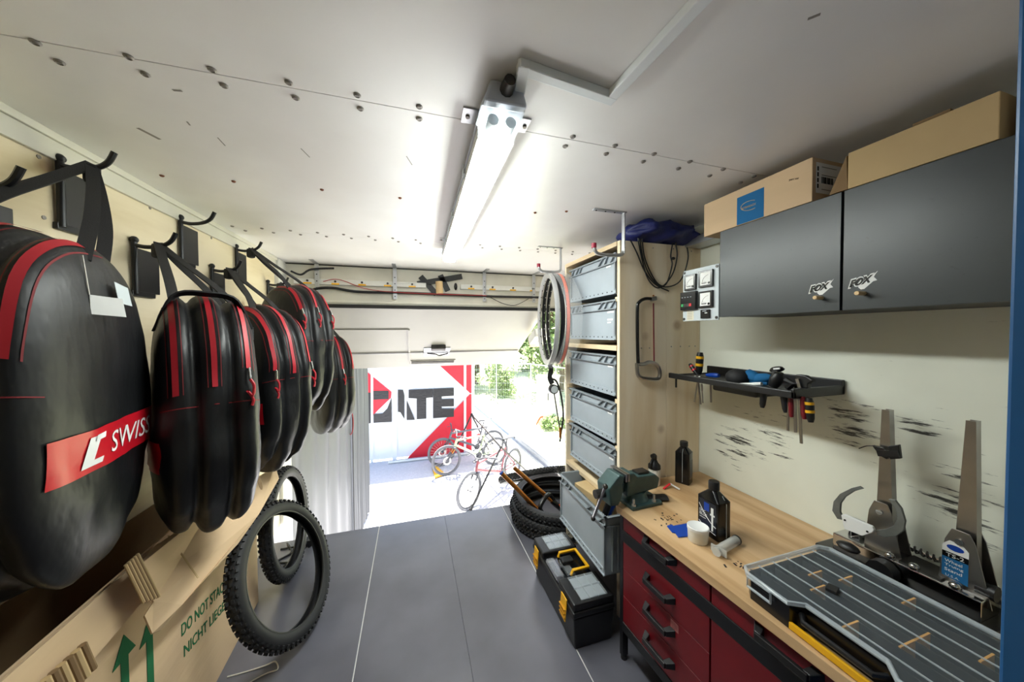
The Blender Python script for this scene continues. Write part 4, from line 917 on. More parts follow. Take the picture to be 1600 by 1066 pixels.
for nm, lab, h, s_, mh, rg, rr in (
    ('screwdriver', 'tapered black tool handle hanging under the shelf middle', ((1194, 608), (1191, 637)), None, m_black, None, .011),
    ('screwdriver', 'black tool handle hanging beside the steel shafts under the shelf', ((1224, 610), (1228, 645)), None, m_black, None, .011),
    ('hex_key', 'short steel shaft hanging under the near end of the shelf', ((1231, 612), (1232, 624)), ((1232, 624), (1231, 673)), m_steel, None, .005),
    ('hex_key', 'middle steel shaft hanging under the near end of the shelf', ((1241, 612), (1242, 626)), ((1242, 626), (1243, 676)), m_steel, None, .0065),
    ('hex_key', 'longest steel shaft hanging under the near end of the shelf', ((1248, 610), (1249, 626)), ((1249, 626), (1252, 693)), m_steel, None, .007),
    ('pliers', 'red grip hanging between the steel shafts', ((1236, 618), (1237, 652)), None, m_red, None, .009),
    ('pliers', 'dark red grip hanging beside the yellow handled knife', ((1255, 620), (1257, 655)), None, m_red, None, .009),
    ('utility_knife', 'yellow and black knife handle hanging at the shelf end', ((1264, 622), (1267, 660)), None, m_black, m_yellow, .012)):
    tool(nm, lab, h, s_, mh, m_steel, rr, .0045 if rr > .006 else .004, 1.285, nm.replace('_', ' '), rg)
# ================================================================ TOOL BOX
t = thing('tool_box', 'black tool box with yellow latches and clear lid compartments', 'tool box', (.80, 1.58, 0))
X0, X1, Y0, Y1 = .69, .905, 1.322, 1.845
MB().add([(X0 + .012, Y0 + .012, 0), (X1 - .01, Y0 + .012, 0), (X1 - .01, Y1 - .012, 0), (X0 + .012, Y1 - .012, 0), (X0, Y0, .155), (X1, Y0, .155), (X1, Y1, .155), (X0, Y1, .155)], [(3, 2, 1, 0), (4, 5, 6, 7), (0, 1, 5, 4), (1, 2, 6, 5), (2, 3, 7, 6), (3, 0, 4, 7)]).build('bin', m_black, t, bevel=.006)
ld = MB().bx(X0 - .004, X1 + .002, Y0 - .004, Y1 + .004, .158, .185).build('lid', m_black, t, bevel=.006)
for ya, yb in ((Y0, Y0 + .17), (Y1 - .15, Y1)):
    MB().bx(X0, X1, ya, yb, .185, .222).build('lid_block', m_black, ld, bevel=.008)
    co_ = MB().bx(X0 + .045, X1 - .03, ya + .012, yb - .015, .222, .232).build('clear_compartment', m_clear, ld, bevel=.003)
    for k_ in range(2, 3): MB().bx(X0 + .045, X1 - .03, lerp(ya + .012, yb - .015, k_ / 4) - .001, lerp(ya + .012, yb - .015, k_ / 4) + .001, .2225, .2315).build('compartment_wall', m_lidrim, co_)
    for k_ in range(1, 3): MB().bx(lerp(X0 + .045, X1 - .03, k_ / 3) - .001, lerp(X0 + .045, X1 - .03, k_ / 3) + .001, ya + .012, yb - .015, .2225, .2315).build('compartment_wall', m_lidrim, co_)
    MB().bx(X0 + .05, X1 - .035, ya + .016, yb - .02, .2222, .2232).build('compartment_base', m_greyd, co_)
MB().bx(X0 + .005, X1 - .01, Y0 + .17, Y1 - .15, .185, .196).build('lid_well', m_blackg, ld)
c = MB().bx(X0 + .002, X0 + .045, Y0 + .19, Y0 + .33, .196, .218).build('clear_tray', m_clear, ld, bevel=.002)
MB().bx(X0 + .07, X0 + .11, Y0 + .19, Y0 + .31, .196, .212).build('clear_tray', m_clear, ld, bevel=.002)
hd_ = MB().tube([(X0 + .085, Y0 + .345, .20), (X0 + .09, Y0 + .345, .224), (X1 - .025, Y0 + .345, .224), (X1 - .025, Y0 + .20, .224), (X0 + .10, Y0 + .20, .224), (X0 + .09, Y0 + .20, .2)], .010, 4).build('carry_handle', m_yellow, t, bevel=.002)
MB().bx(X0 + .07, X0 + .135, Y0 + .255, Y0 + .30, .215, .236).build('handle_grip', m_black, hd_, bevel=.006)
for ya in (Y0 + .085, Y1 - .075):
    l = MB().prism([(X0 - .004, ya - .03, .205), (X0 - .004, ya + .03, .205), (X0 - .012, ya + .03, .19), (X0 - .014, ya + .028, .10), (X0 - .008, ya + .02, .092), (X0 - .008, ya - .02, .092), (X0 - .014, ya - .028, .10), (X0 - .012, ya - .03, .19)][:2] + [(X0 - .013, ya + .03, .10), (X0 - .013, ya - .03, .10)], (-.006, 0, 0)).build('latch', m_yellow, t, bevel=.003)
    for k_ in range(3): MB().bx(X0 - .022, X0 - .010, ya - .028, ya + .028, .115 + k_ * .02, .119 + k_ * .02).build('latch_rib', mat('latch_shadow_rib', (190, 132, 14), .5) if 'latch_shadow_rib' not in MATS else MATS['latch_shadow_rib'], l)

# ================================================================ TYRES
TYRE = {}
def tyre(label, loc, rot, R=.345, w=.062, group=None, knobs=True, name='tyre'):
    key = (R, w)
    t = thing(name, label, 'tyre', loc, rot, group)
    if key in TYRE:
        for ch in TYRE[key].children:
            c = ch.copy(); C.objects.link(c); c.parent = t
        return t
    h = w / 2
    prof = [(R - .062, h * .62), (R - .060, h * .72), (R - .04, h * 1.0), (R - .02, h * .98), (R - .006, h * .62), (R, 0)]
    prof = prof + [(r, -x) for r, x in prof[-2::-1]]
    inner = [(r - .004 if 1 < i < len(prof) - 2 else r + .001, x * .90) for i, (r, x) in enumerate(prof)][::-1]
    MB().lathe(prof + inner, n=72, loop=True).build('casing', m_rubber, t, smooth=True, local=True, sharp=1.1)
    MB().lathe([(R - .0635, h * .60), (R - .0615, h * .78), (R - .057, h * .80), (R - .057, h * .55)], n=72, loop=True).build('bead', m_black, t, smooth=True, local=True)
    MB().lathe([(R - .0635, -h * .60), (R - .0615, -h * .78), (R - .057, -h * .80), (R - .057, -h * .55)], n=72, loop=True).build('bead', m_black, t, smooth=True, local=True)
    k_ = MB(); nk = 66
    for i in range(nk):
        a = 2 * PI * i / nk
        for zz, rr, tl, off, sz in ((0, R + .003, 0, .5, (.009, .013, .011)), (h * .42, R + .0005, .42, 0, (.009, .014, .010)), (-h * .42, R + .0005, -.42, 0, (.009, .014, .010)), (h * .80, R - .011, 1.0, .5, (.011, .012, .010)), (-h * .80, R - .011, -1.0, .5, (.011, .012, .010))):
            if zz == 0 and i % 2: continue
            aa = a + off * 2 * PI / nk
            Rm = Matrix.Rotation(aa, 4, 'Z') @ Matrix.Translation((rr, 0, zz)) @ Matrix.Rotation(-tl, 4, 'Y')
            k_.T = Rm; k_.box((0, 0, 0), sz)
    k_.build('tread_knobs', m_rubber, t, local=True, kind='stuff')
    TYRE[key] = t
    return t
def stand_rot(yaw, lean):
    """tyre axis (local Z) laid to a horizontal direction yaw, leaning"""
    d = Vector((math.cos(yaw) * math.cos(lean), math.sin(yaw) * math.cos(lean), math.sin(lean)))
    return d.to_track_quat('Z', 'Y').to_euler()
t1 = tyre('knobbly black tyre leaning against the printed bike carton', (-.61, 1.83, .325), stand_rot(math.radians(-12), .38), .318, .062)
a = PY(402 + 0, 0, 1.7)
t2 = tyre('black tyre standing further out by the jamb post', (-.755, 2.30, .325), stand_rot(math.radians(0), .10), .318, .062)
for i, (dx, dy, z, tl, lab) in enumerate(((0, 0, .036, 0, 'lowest tyre of the stack beside the rack'), (-.012, .006, .104, .02, 'middle tyre of the stack beside the rack'), (.012, -.004, .174, .03, 'topmost tyre of the stack, with the fork lying in it'))):
    tyre(lab, (1.07 + dx, 2.358 + dy, z), (tl, -tl, i * .4), .345, .066, 'tyres stacked beside the rack')
tyre('tyre hanging over the deck edge behind the stack', (1.12, 2.985, .075), (-.5, 0, 0), .345, .064)
# suspension fork lying in the tyres
t = thing('suspension_fork', 'bicycle suspension fork with gold stanchions lying in the tyre stack', 'fork', (1.0, 2.3, .2))
A0, A1 = PY(784, 740, 2.36), PY(848, 804, 2.26); B0, B1 = PY(803, 731, 2.44), PY(864, 784, 2.34)
for p, q in ((A0, A1), (B0, B1)):
    MB().cyl(p, q, .0165, n=16).build('stanchion', m_gold, t, smooth=True)
    d = (q - p).normalized()
    lo = MB().tube([q - d * .01, q + d * .03, q + d * .17], .021, 12, rs=[.022, .023, .019]).build('lower_leg', m_blackg, t, smooth=True)
    u = (B1 - A1).normalized(); nrm = d.cross(u).normalized()
    if nrm.z < 0: nrm = -nrm
    side = nrm.cross(d).normalized()
    MB().text('FOX' if p is A0 else 'ON', q + d * .045 + nrm * .0235 - side * .008, d, side, .02, 0, .0006, fitw=.07, fith=.018).build('leg_print', m_orange, lo)
dA = (A1 - A0).normalized()
arch = curve([A1 + dA * .02, A1 - dA * .03 + V(0, 0, .03), (A1 + B1) / 2 - dA * .02 + V(0, 0, .075), B1 - dA * .03 + V(0, 0, .03), B1 + dA * .02], 6)
MB().tube(arch, .018, 10).build('arch', m_blackg, t, smooth=True)
MB().cyl(A0, A0 + (A0 - A1).normalized() * .012, .0172, n=14).build('top_cap', m_bluep, t, smooth=True)

# ================================================================ SPRUCE WALL: HOOKS
HOOKS = {}
def hook(y, z0, lab, name):
    t = thing('wall_hook', lab, 'hook', (XL, y, z0), (0, 0, 0), 'hooks on the spruce wall')
    MB().bx(0.001, .006, .012, .135, .0, .165).build('plate', m_blackm, t, local=True, bevel=.004)
    MB().cyl((.012, 0, -.01), (.012, 0, .185), .009, n=10).build('pivot_rod', m_blackm, t, local=True, smooth=True)
    MB().ball((.012, 0, .19), .013).build('rod_knob', m_blackm, t, local=True, smooth=True)
    MB().bx(0, .012, -.012, .10, -.018, 0.002).build('foot_plate', m_blackm, t, local=True, bevel=.002)
    MB().tube(curve([(.012, 0, .17), (.05, .0, .165), (.095, -.004, .172), (.125, -.008, .19), (.142, -.01, .222)], 6), .0075, 8).build('arm', m_blackm, t, local=True, smooth=True)
    HOOKS[name] = V(XL + .085, y - .004, z0 + .172)
for y, z, lab, nm in ((1.06, 1.635, 'low unloaded black wall hook in front of the logo band bag', 'h0'), (1.31, 1.80, 'black wall hook carrying the bag with the red logo band', 'h1'), (1.57, 1.635, 'black wall hook carrying the bag with the top carry handle', 'h2'), (1.83, 1.805, 'empty black wall hook between two loaded ones', 'h3'), (2.06, 1.635, 'black wall hook carrying the bag that hangs below the empty hook', 'h4'), (2.31, 1.80, 'black wall hook carrying the highest bag with three zip pulls', 'h5'), (2.74, 1.66, 'black wall hook at the jamb carrying the last bag of the row', 'h6')):
    hook(y, z, lab, nm)

# ================================================================ WHEEL BAGS
BT, BB, BC = .243, .235, .378
def bag_pt(phi, th, seed=0., off=0.0, T=BT):
    n = 5.
    x = T / 2 * math.copysign(abs(math.sin(phi)) ** (2 / n), math.sin(phi)); s = abs(math.cos(phi)) ** (2 / n)
    g = 0
    for q in (-T / 6, T / 6): g += .048 * math.exp(-((x - q) / .010) ** 2)
    bul = .02 * math.cos(3 * 2 * PI * x / T / 2) ** 2
    s2 = s * (1 - g + bul)
    ct, st = math.cos(th), math.sin(th); kk = (abs(ct) ** 2.4 + abs(st) ** 2.4) ** (-1 / 2.4)
    y = BB * s2 * kk * ct; z = BC * s2 * kk * st
    if z > 0: z *= 1.0 - .06 * s * abs(x / (T / 2)) ** 2
    wr = noise.noise((x * 14 + seed, y * 5, z * 4)) * .014 * (1.3 - st * .5) + noise.noise((x * 6 + seed * 2, y * 16, z * 14)) * .008 * (1.3 - st)
    p = V(x, y, z); d = V(x / (T / 2) * (1 - s) * 1.0, ct * s, st * s)
    if d.length > 1e-6: p += d.normalized() * (wr * (.5 + .5 * s) + off)
    return p
def phi_at(x, T=BT): return math.asin(math.copysign(min(1, abs(x) / (T / 2)) ** (5 / 2), x))
def bag(label, loc, yaw, hk, seed, logo=None, handle_band=False, tagged=False, ends=(.93, .93, .93), pulls=(0, 1, 2)):
    t = thing('wheel_bag', label, 'bag', loc, (0, 0, yaw), 'wheel bags on the spruce wall'); Mt = MW(t)
    xs_ = [phi_at(-BT / 2 * .955 + BT * .955 * q / 38) for q in range(39)]
    pe = xs_[-1]; fc = [lerp(pe, PI / 2 - .0008, q / 10) for q in range(1, 11)]
    phs = [-q for q in reversed(fc)] + xs_ + fc
    nu, nv = len(phs), 80
    body = MB(); body.grid(lambda i, j: bag_pt(phs[i], 2 * PI * j / nv, seed), nu, nv, cv=True)
    body.f += [tuple(range(nv)), tuple(range((nu - 1) * nv, nu * nv))]
    body.build('bag_body', m_bagf, t, local=True, smooth=True, sharp=3)
    for k_, x in enumerate((-BT / 3, 0, BT / 3)):
        ph = phi_at(x); th0, th1 = PI * .46, PI * ends[k_]
        steps = 22
        def strip(w, off, th_a, th_b, dx=0):
            m = MB()
            m.grid(lambda i, j: bag_pt(phi_at(x + dx + (j - .5) * w), lerp(th_a, th_b, i / (steps - 1)), seed, off), steps, 2)
            return m
        z = strip(.013, .0035, th0, th1).build('zip', m_redzip, t, local=True, smooth=True)
        for dx in (-.015, .015):
            strip(.0018, .002, th0, th1, dx).build('stitching', m_redst, z, local=True)
        if k_ in pulls:
            e = bag_pt(ph, th1, seed, .008); e2 = bag_pt(ph, th1 + .10, seed, .014)
            MB().bar(e, e2, .012, .006, (1, 0, 0)).build('zip_pull', m_silver, z, local=True, bevel=.002)
            c = [e2, e2 + V(.008, -.006, -.02), e2 + V(.004, -.008, -.05), e2 + V(-.008, -.006, -.035), e2 + V(.006, -.004, -.062), e2 + V(.002, -.004, -.082)]
            MB().tube(curve(c, 4), .0042, 6).build('pull_cord', m_redzip, z, local=True, smooth=True)
    se = MB(); se.grid(lambda i, j: bag_pt(-.9 + 1.8 * i / 30, PI * .955 + j * .008, seed, .0018), 31, 2)
    se.build('seam', m_redst, t, local=True)
    H = Mt.inverted() @ HOOKS[hk]
    top1 = bag_pt(-.25, PI * .62, seed, .0); top2 = bag_pt(.25, PI * .38, seed, .0); top3 = bag_pt(.55, PI * .56, seed, 0.)
    wd = Mt.to_3x3().inverted() @ Vector((.6, .8, 0))
    for q, mid in ((top1, V(.0, -.03, .0)), (top2, V(.01, .03, .0)), (top3, V(.015, 0, 0))):
        m_ = (q + H) / 2 + mid
        MB().ribbon(curve([q - V(0, 0, .015), lerp(q, H, .3) + mid * .6, lerp(q, H, .7) + mid * .5, H + V(0, 0, .010)], 6), .026, .004, wd).build('strap', m_strap, t, local=True)
    MB().box(H + V(0, 0, -.02), (.035, .035, .055), (0, 0, .4)).build('strap_knot', m_strap, t, local=True, bevel=.010)
    if handle_band:
        c = [bag_pt(phi_at(-BT * .47), PI * .60, seed, .004), bag_pt(phi_at(-BT * .3), PI * .61, seed, .016), bag_pt(0, PI * .62, seed, .022), bag_pt(phi_at(BT * .3), PI * .61, seed, .016), bag_pt(phi_at(BT * .47), PI * .60, seed, .004)]
        MB().ribbon(curve(c, 5), .036, .005, (0, -1, .3)).build('carry_handle', m_strap, t, local=True)
        MB().box(c[-1] + V(.004, 0, -.02), (.008, .012, .045)).build('buckle', m_silver, t, local=True)
    if logo:
        sg = logo                      # +1: band on the room-side face, -1: on the wall side
        def face(y, z, off):
            r = max(1e-4, math.hypot(y / BB, z / BC)); th = math.atan2(z / BC, y / BB)
            ct, st = math.cos(th), math.sin(th); kk = (abs(ct) ** 2.4 + abs(st) ** 2.4) ** (-1 / 2.4)
            s = min(.999, math.hypot(y, z) / (math.hypot(BB * kk * ct, BC * kk * st)))
            ph = math.acos(min(1, s) ** (5 / 2)) * sg
            p = bag_pt(ph, th % (2 * PI), seed); return V(p.x + sg * off, y, z)
        ya, yb, za, zb = -.20, .20, -.135, -.045
        m = MB(); m.grid(lambda i, j: face(lerp(ya, yb, i / 20), lerp(za, zb, j / 4), .004), 21, 5)
        lo = m.build('logo_band', m_redlab, t, local=True, smooth=True)
        if sg > 0:
            tm = MB().text('SWISS', (0, 0, 0), (1, 0, 0), (0, 1, 0), .06, .25, .0004, fitw=.20, fith=.046)
            tm.v = [face(-.045 + p.x, -.113 + p.y, .0055 + p.z) for p in tm.v]
            tm.build('logo_lettering', m_paper, lo, local=True)
            bm_ = MB()
            for poly in ([(-.135, -.122), (-.105, -.122), (-.088, -.060), (-.118, -.060)], [(-.105, -.070), (-.068, -.070), (-.064, -.058), (-.102, -.058)], [(-.106, -.122), (-.078, -.122), (-.074, -.110), (-.102, -.110)]):
                n0 = len(bm_.v); bm_.v += [face(y, z, .0058) for y, z in poly]; bm_.f.append(tuple(range(n0, n0 + 4)))
            bm_.build('logo_mark', m_paper, lo, local=True)
    if tagged:
        p = bag_pt(phi_at(.105), PI * .60, seed, .02); e = Vector((.015, -.01, -.115))
        MB().tube([p, p + V(.01, -.005, -.085)], .0012, 5).build('tag_loop', m_string, t, local=True)
        o = p + V(.01, -.005, -.085)
        tg_ = MB().prism([o, o + V(.0, .001, -.042), o + V(.038, .042, -.046), o + V(.034, .038, -.004)], (.0008, -.0004, 0)).build('paper_tag', m_paper, t, local=True)
        o = bag_pt(phi_at(.12), PI * .50, seed, .006) + V(0, 0, .07)
        MB().prism([o, o + V(.006, .002, -.05), o + V(.012, .045, -.055), o + V(.006, .043, -.01)], (.0008, 0, 0)).build('care_label', m_lgrey, t, local=True)
    return t
bag('black wheel bag with red logo band and white paper tag', (-.80, .995, 1.315), math.radians(12), 'h1', 1.3, logo=1, tagged=True, ends=(.90, .90, .90), pulls=(1,))
bag('black wheel bag with a carry handle strap across its top', (-.683, 1.37, 1.214), math.radians(32), 'h2', 4.1, logo=-1, handle_band=True, ends=(.925, .915, .87), pulls=(2,))
bag('black wheel bag hanging between the carry handle bag and the highest bag', (-.698, 1.827, 1.224), math.radians(52), 'h4', 7.7, logo=-1, ends=(.92, .94, .90), pulls=(0, 2))
bag('black wheel bag hanging highest, with three red cord pulls', (-.675, 2.255, 1.384), math.radians(47), 'h5', 2.9, ends=(.80, .80, .80))
bag('black wheel bag hanging last in the row beside the jamb post', (-.655, 2.93, 1.084), math.radians(38), 'h6', 5.5, ends=(.9, .9, .9), pulls=(1,))

# ================================================================ BIKE CARTON
t = thing('bike_carton', 'large opened bike carton with green handling marks under the bags', 'box', (-.88, 1.2, 0))
XF0, XF1 = -.765, -.835            # front face: near end and far end (the carton stands slightly askew)
def BF(y, z, d=0.): return V(lerp(XF0, XF1, (y - .5) / 1.65) + d, y, z)
YA, YB2, ZT = -.05, 2.10, .80
MB().prism([BF(YA, .0), BF(YB2, .0), BF(YB2, ZT), BF(YA, ZT)], (-.006, 0, 0)).build('front_panel', m_card, t)
MB().prism([(XL + .004, YA, 0), (XL + .004, YB2, 0), (XL + .004, YB2, ZT), (XL + .004, YA, ZT)], (.006, 0, 0)).build('back_panel', m_cardin, t)
MB().bx(XL + .01, BF(YA, 0).x - .006, YA, YA + .006, 0, ZT).build('end_panel', m_card, t)
MB().bx(XL + .01, BF(YB2, 0).x - .006, YB2 - .006, YB2, 0, ZT).build('end_panel', m_card, t)
MB().bx(XL + .01, -.845, YA + .006, YB2 - .006, .002, .008).build('bottom_panel', m_cardin, t)
def sheet(pts3, nrm, th, name, mt, par):
    return MB().prism(pts3, Vector(nrm).normalized() * -th).build(name, mt, par)
# near part of the folded-out flap, hanging close to the face
fl0 = [BF(.0, ZT + .002, .012), BF(1.32, ZT + .002, .012), BF(1.30, .70, .03), BF(.75, .655, .035), BF(.0, .64, .035)]
sheet(fl0, (1, 0, .15), .005, 'flap', m_card, t)
F1, F2 = BF(1.30, ZT + .004, .012), V(-.665, 1.89, .815)
L1, L2 = PX(252, 984, -.715), PX(405, 803, -.625)
pp = [F1, PZ(340, 786, .806), F2, PX(436, 748, -.645), L2, PX(372, 850, -.645), PX(318, 908, -.67), PX(285, 945, -.69), L1, PX(238, 990, -.715), PX(226, 962, -.72), PX(240, 940, -.725), PX(226, 915, -.73), PX(206, 893, -.74)]
fb = MB(); n = len(pp); fb.v = pp + [p + V(-.004, .001, -.004) for p in pp]
fb.f = [tuple(range(n))] + [tuple(range(n, 2 * n))[::-1]] + [(i, (i + 1) % n, n + (i + 1) % n, n + i) for i in range(n)]
fo = fb.build('wide_flap', m_card, t)
for k_ in range(9):                                                # torn corrugation, ridge by ridge
    a = lerp(PX(193, 885, -.737), PX(212, 868, -.74), k_ / 8); b_ = lerp(PX(222, 944, -.715), PX(246, 935, -.715), k_ / 8)
    MB().cyl(a + V(.004, 0, .003), b_ + V(.004, 0, .003), .0035, n=6).build('corrugation', m_cardin if k_ % 2 else m_card2, t)
for k_ in range(10):
    y = .86 + k_ * .017
    a = BF(y, .752 - .001 * k_, .034); b_ = BF(y + .008, .672, .046)
    MB().cyl(a, b_, .008, n=8).build('corrugation', m_cardin if k_ % 2 else m_card2, t)
a0 = BF(1.42, .752, .022)
for yy in (1.52,): MB().bar(PZ(262, 838, .806) + V(.002, 0, .002), PX(308, 905, -.675) + V(.003, 0, .003), .004, .0012).build('crease', m_card2, fo)
sl = [PX(404 + 6 * math.cos(a) * .5 + 3 * math.sin(a), 755 + 12 * math.sin(a), -.64) + V(.004, 0, .002) for a in [k_ * PI / 5 for k_ in range(10)]]
MB().prism(sl, (.001, 0, 0)).build('hand_slot', m_cardin, fo)
def ink(txt, p0, p1, h, name):
    a, b = PX(*p0, -.80), PX(*p1, -.80)
    ya_, yb_ = a.y, b.y
    f0 = BF(ya_, a.z, .0008); f1 = BF(yb_, b.z, .0008)
    u = (f1 - f0); up = V(0, 0, 1) - u.normalized() * u.normalized().z; 
    MB().text(txt, f0, u, V(0, 0, 1), .05, 0, .0006, fitw=u.length, fith=h, off=.0006).build(name, m_green, t)
ink('DO NOT STACK', (286, 995), (362, 917), .045, 'green_lettering')
ink('NICHT LIEGEND', (290, 1027), (372, 936), .042, 'green_lettering')
for px_, py_ in ((192, 992), (234, 962)):
    q_ = PX(px_, py_, -.795); cx_, top_, bot_ = q_.y, q_.z, .15
    f = lambda dy, z: BF(cx_ + dy, z, .0008)
    MB().prism([f(-.014, bot_), f(.014, bot_), f(.014, top_ - .07), f(.042, top_ - .07), f(0, top_), f(-.042, top_ - .07), f(-.014, top_ - .07)], (.0006, 0, 0)).build('green_arrow', m_green, t)
MB().prism([BF(1.66, .60, .0008), BF(1.80, .585, .0008), BF(1.80, .63, .0008), BF(1.70, .635, .0008)], (.0006, 0, 0)).build('green_mark', m_green, t)
# things on the deck by the spruce wall
st = curve([PZ(355, 1058, .003), PZ(385, 1050, .003), PZ(415, 1040, .006), PZ(430, 1034, .01), PZ(434, 1046, .004), PZ(418, 1052, .003), PZ(395, 1064, .003), PZ(372, 1080, .003)], 6)
tag(MB().tube(st, .0028, 6).build('white_string', m_string, smooth=True), 'knotted white string lying under the leaning tyre', 'string')
tag(MB().tube(curve([(-.86, 2.62, .006), (-.80, 2.5, .006), (-.86, 2.42, .006), (-.76, 2.38, .006), (-.82, 2.3, .006), (-.74, 2.52, .012), (-.88, 2.56, .006)], 6), .006, 6).build('floor_cable', m_cable, smooth=True), 'tangled black cable lying on the deck behind the tyres', 'cable')
t = thing('hand_brush', 'short black brush lying at the deck edge beside the tyre', 'brush', PZ(487, 846, 0))
q = PZ(487, 846, 0)
MB().box(q + V(0, -.03, .035), (.045, .10, .03)).build('brush_block', m_black, t, bevel=.003)
bb_ = MB()
for i in range(60): x, y = rnd.uniform(-.02, .02), rnd.uniform(-.045, .045); bb_.box(q + V(x, -.03 + y, .010), (.004, .004, .02))
bb_.build('bristles', m_rubber, t, kind='stuff')
tag(MB().tube(curve([PY(470, 785, 3.45), PY(478, 788, 3.45), PY(476, 797, 3.45)], 4), .01, 6).build('pink_peg', m_pink, smooth=True), 'small pink clip hanging on the grey tarpaulin edge', 'clip')
# ================================================================ OUTSIDE
G = -1.65
m_pave = mat('pale_asphalt', (186, 186, 190), .9, var=.08, vs=30, spec=.2)
m_grassg = mat('meadow_soil', (206, 210, 176), .95, var=.3, vs=2.5, spec=.1)
m_blade = mat('grass_blade', (190, 200, 146), .8, var=.25, vs=1.5, spec=.2)
m_leaf = mat('leaf_green', (146, 166, 112), .7, var=.4, vs=1.2, spec=.3)
m_leafd = mat('leaf_dark', (112, 136, 92), .7, var=.4, vs=1.5, spec=.3)
m_bark = mat('bark', (96, 80, 64), .9, var=.2)
m_galv = mat('galvanised', (168, 174, 178), .45, .7, var=.1)
m_tarp = mat('tarp_white', (228, 230, 234), .55, bump=.5, bs=9, stretch=(1, 1, .25))
m_bred = mat('banner_red', (214, 26, 48), .5, bump=.6, bs=10, stretch=(1, 1, 2))
m_bblk = mat('banner_black', (30, 30, 34), .4, bump=.7, bs=12, stretch=(1, 1, 2))
m_curt = mat('grey_tarpaulin', (84, 86, 90), .5, bump=.25, bs=14, stretch=(1, 1, .08))
gd = MB().bx(-14, 2.62, -4, 40, G - .3, G).build('ground', m_pave)
struct(gd, 'pale sunlit asphalt beside the truck', 'ground')
gr = MB().grid(lambda i, j: V(2.62 + i * 1.2, -2 + j * 1.5, G + .02 + .05 * noise.noise((i, j, 2)) + max(0, (j * 1.5 - 14)) * .02), 30, 30)
gr = gr.build('meadow', m_grassg, smooth=True); struct(gr, 'sunlit meadow beyond the guard rail', 'ground')
# tufts of grass
gb = MB()
for i in range(5200):
    x = 2.75 + rnd.random() ** 1.3 * 5.5; y = 5 + rnd.random() * 13
    h = .05 + rnd.random() * .10; a = rnd.random() * 6.28; w = .012
    p = V(x, y, G + .02); c = V(math.cos(a), math.sin(a), 0); tip = p + c.cross(V(0, 0, 1)) * .04 * rnd.uniform(-1, 1) + V(0, 0, h)
    gb.add([p - c * w, p + c * w, tip], [(0, 1, 2)])
tag(gb.build('grass', m_blade, recalc=False), 'short sunlit grass on the meadow beyond the guard rail', 'grass', kind='stuff')
# banner wall of the tent
BY = 8.55
t = thing('banner_wall', 'white tent wall printed with red shapes and black letters', 'banner', (0, BY, G))
bw = MB(); bw.grid(lambda i, j: V(-5.0 + i * .0982, BY + .012 * noise.noise((i * .3, j * .5, 0)), lerp(G + .04, 1.25, j / 20)), 67, 21)
bw.build('tarp_wall', m_tarp, t, smooth=True)
def bp(pts, d, m, name):
    MB().prism([PY(500 + x / 5.33, 560 + y / 5.33, BY - d) for x, y in pts], (0, -.003, 0)).build(name, m, t)
bp([(1005, 68), (980, 40), (1262, 40), (1262, 290), (1252, 292)], .02, m_bred, 'red_print')
bp([(1252, 295), (1262, 300), (1262, 800), (725, 862), (725, 835)], .02, m_bred, 'red_print')
bp([(360, 85), (398, 118), (595, 280), (590, 330), (455, 460), (360, 600)], .02, m_bred, 'red_print')
bp([(445, 272), (572, 270), (572, 340), (455, 345), (445, 345)], .03, m_bblk, 'black_letter')
bp([(595, 330), (597, 530), (447, 538), (447, 465), (520, 460), (560, 420)], .03, m_bblk, 'black_letter')
bp([(360, 290), (424, 285), (424, 540), (360, 550)], .03, m_bblk, 'black_letter')
bp([(650, 262), (692, 262), (703, 310), (703, 507), (670, 450), (650, 445)], .03, m_bblk, 'black_letter')
bp([(722, 345), (790, 513), (722, 515)], .03, m_bblk, 'black_letter')
bp([(738, 262), (940, 253), (940, 325), (885, 330), (885, 503), (806, 508), (806, 335), (738, 332)], .03, m_bblk, 'black_letter')
bp([(942, 253), (1115, 245), (1115, 312), (1013, 318), (1013, 340), (1115, 336), (1115, 400), (1013, 402), (1013, 418), (1115, 418), (1115, 487), (942, 500)], .03, m_bblk, 'black_letter')
bp([(1198, 40), (1217, 40), (1217, 800), (1198, 802)], .045, m_tarp, 'white_seam')
bp([(424, 40), (443, 40), (443, 890), (424, 892)], .045, m_tarp, 'white_seam')
bp([(603, 40), (640, 40), (640, 880), (603, 885)], .05, m_tarp, 'pleat')
bp([(1262, 40), (1284, 40), (1284, 800), (1262, 800)], .045, m_tarp, 'white_edge')
bp([(360, 905), (1262, 808), (1262, 822), (360, 925)], .04, m_bblk, 'bottom_hem')
tag(MB().cyl((-.6, 8.3, G + .03), (2.0, 8.32, G + .03), .028, n=10).build('tent_pole', m_white, smooth=True), 'white tent pole lying at the foot of the banner wall', 'pole')
tag(MB().prism([PZ(675, 731, G + .01), PZ(683, 730, G + .01), PZ(696, 742, G + .01), PZ(680, 748, G + .01)], (0, 0, .02)).build('yellow_mat', m_yellow), 'yellow pad lying under the bicycle front wheels', 'pad')
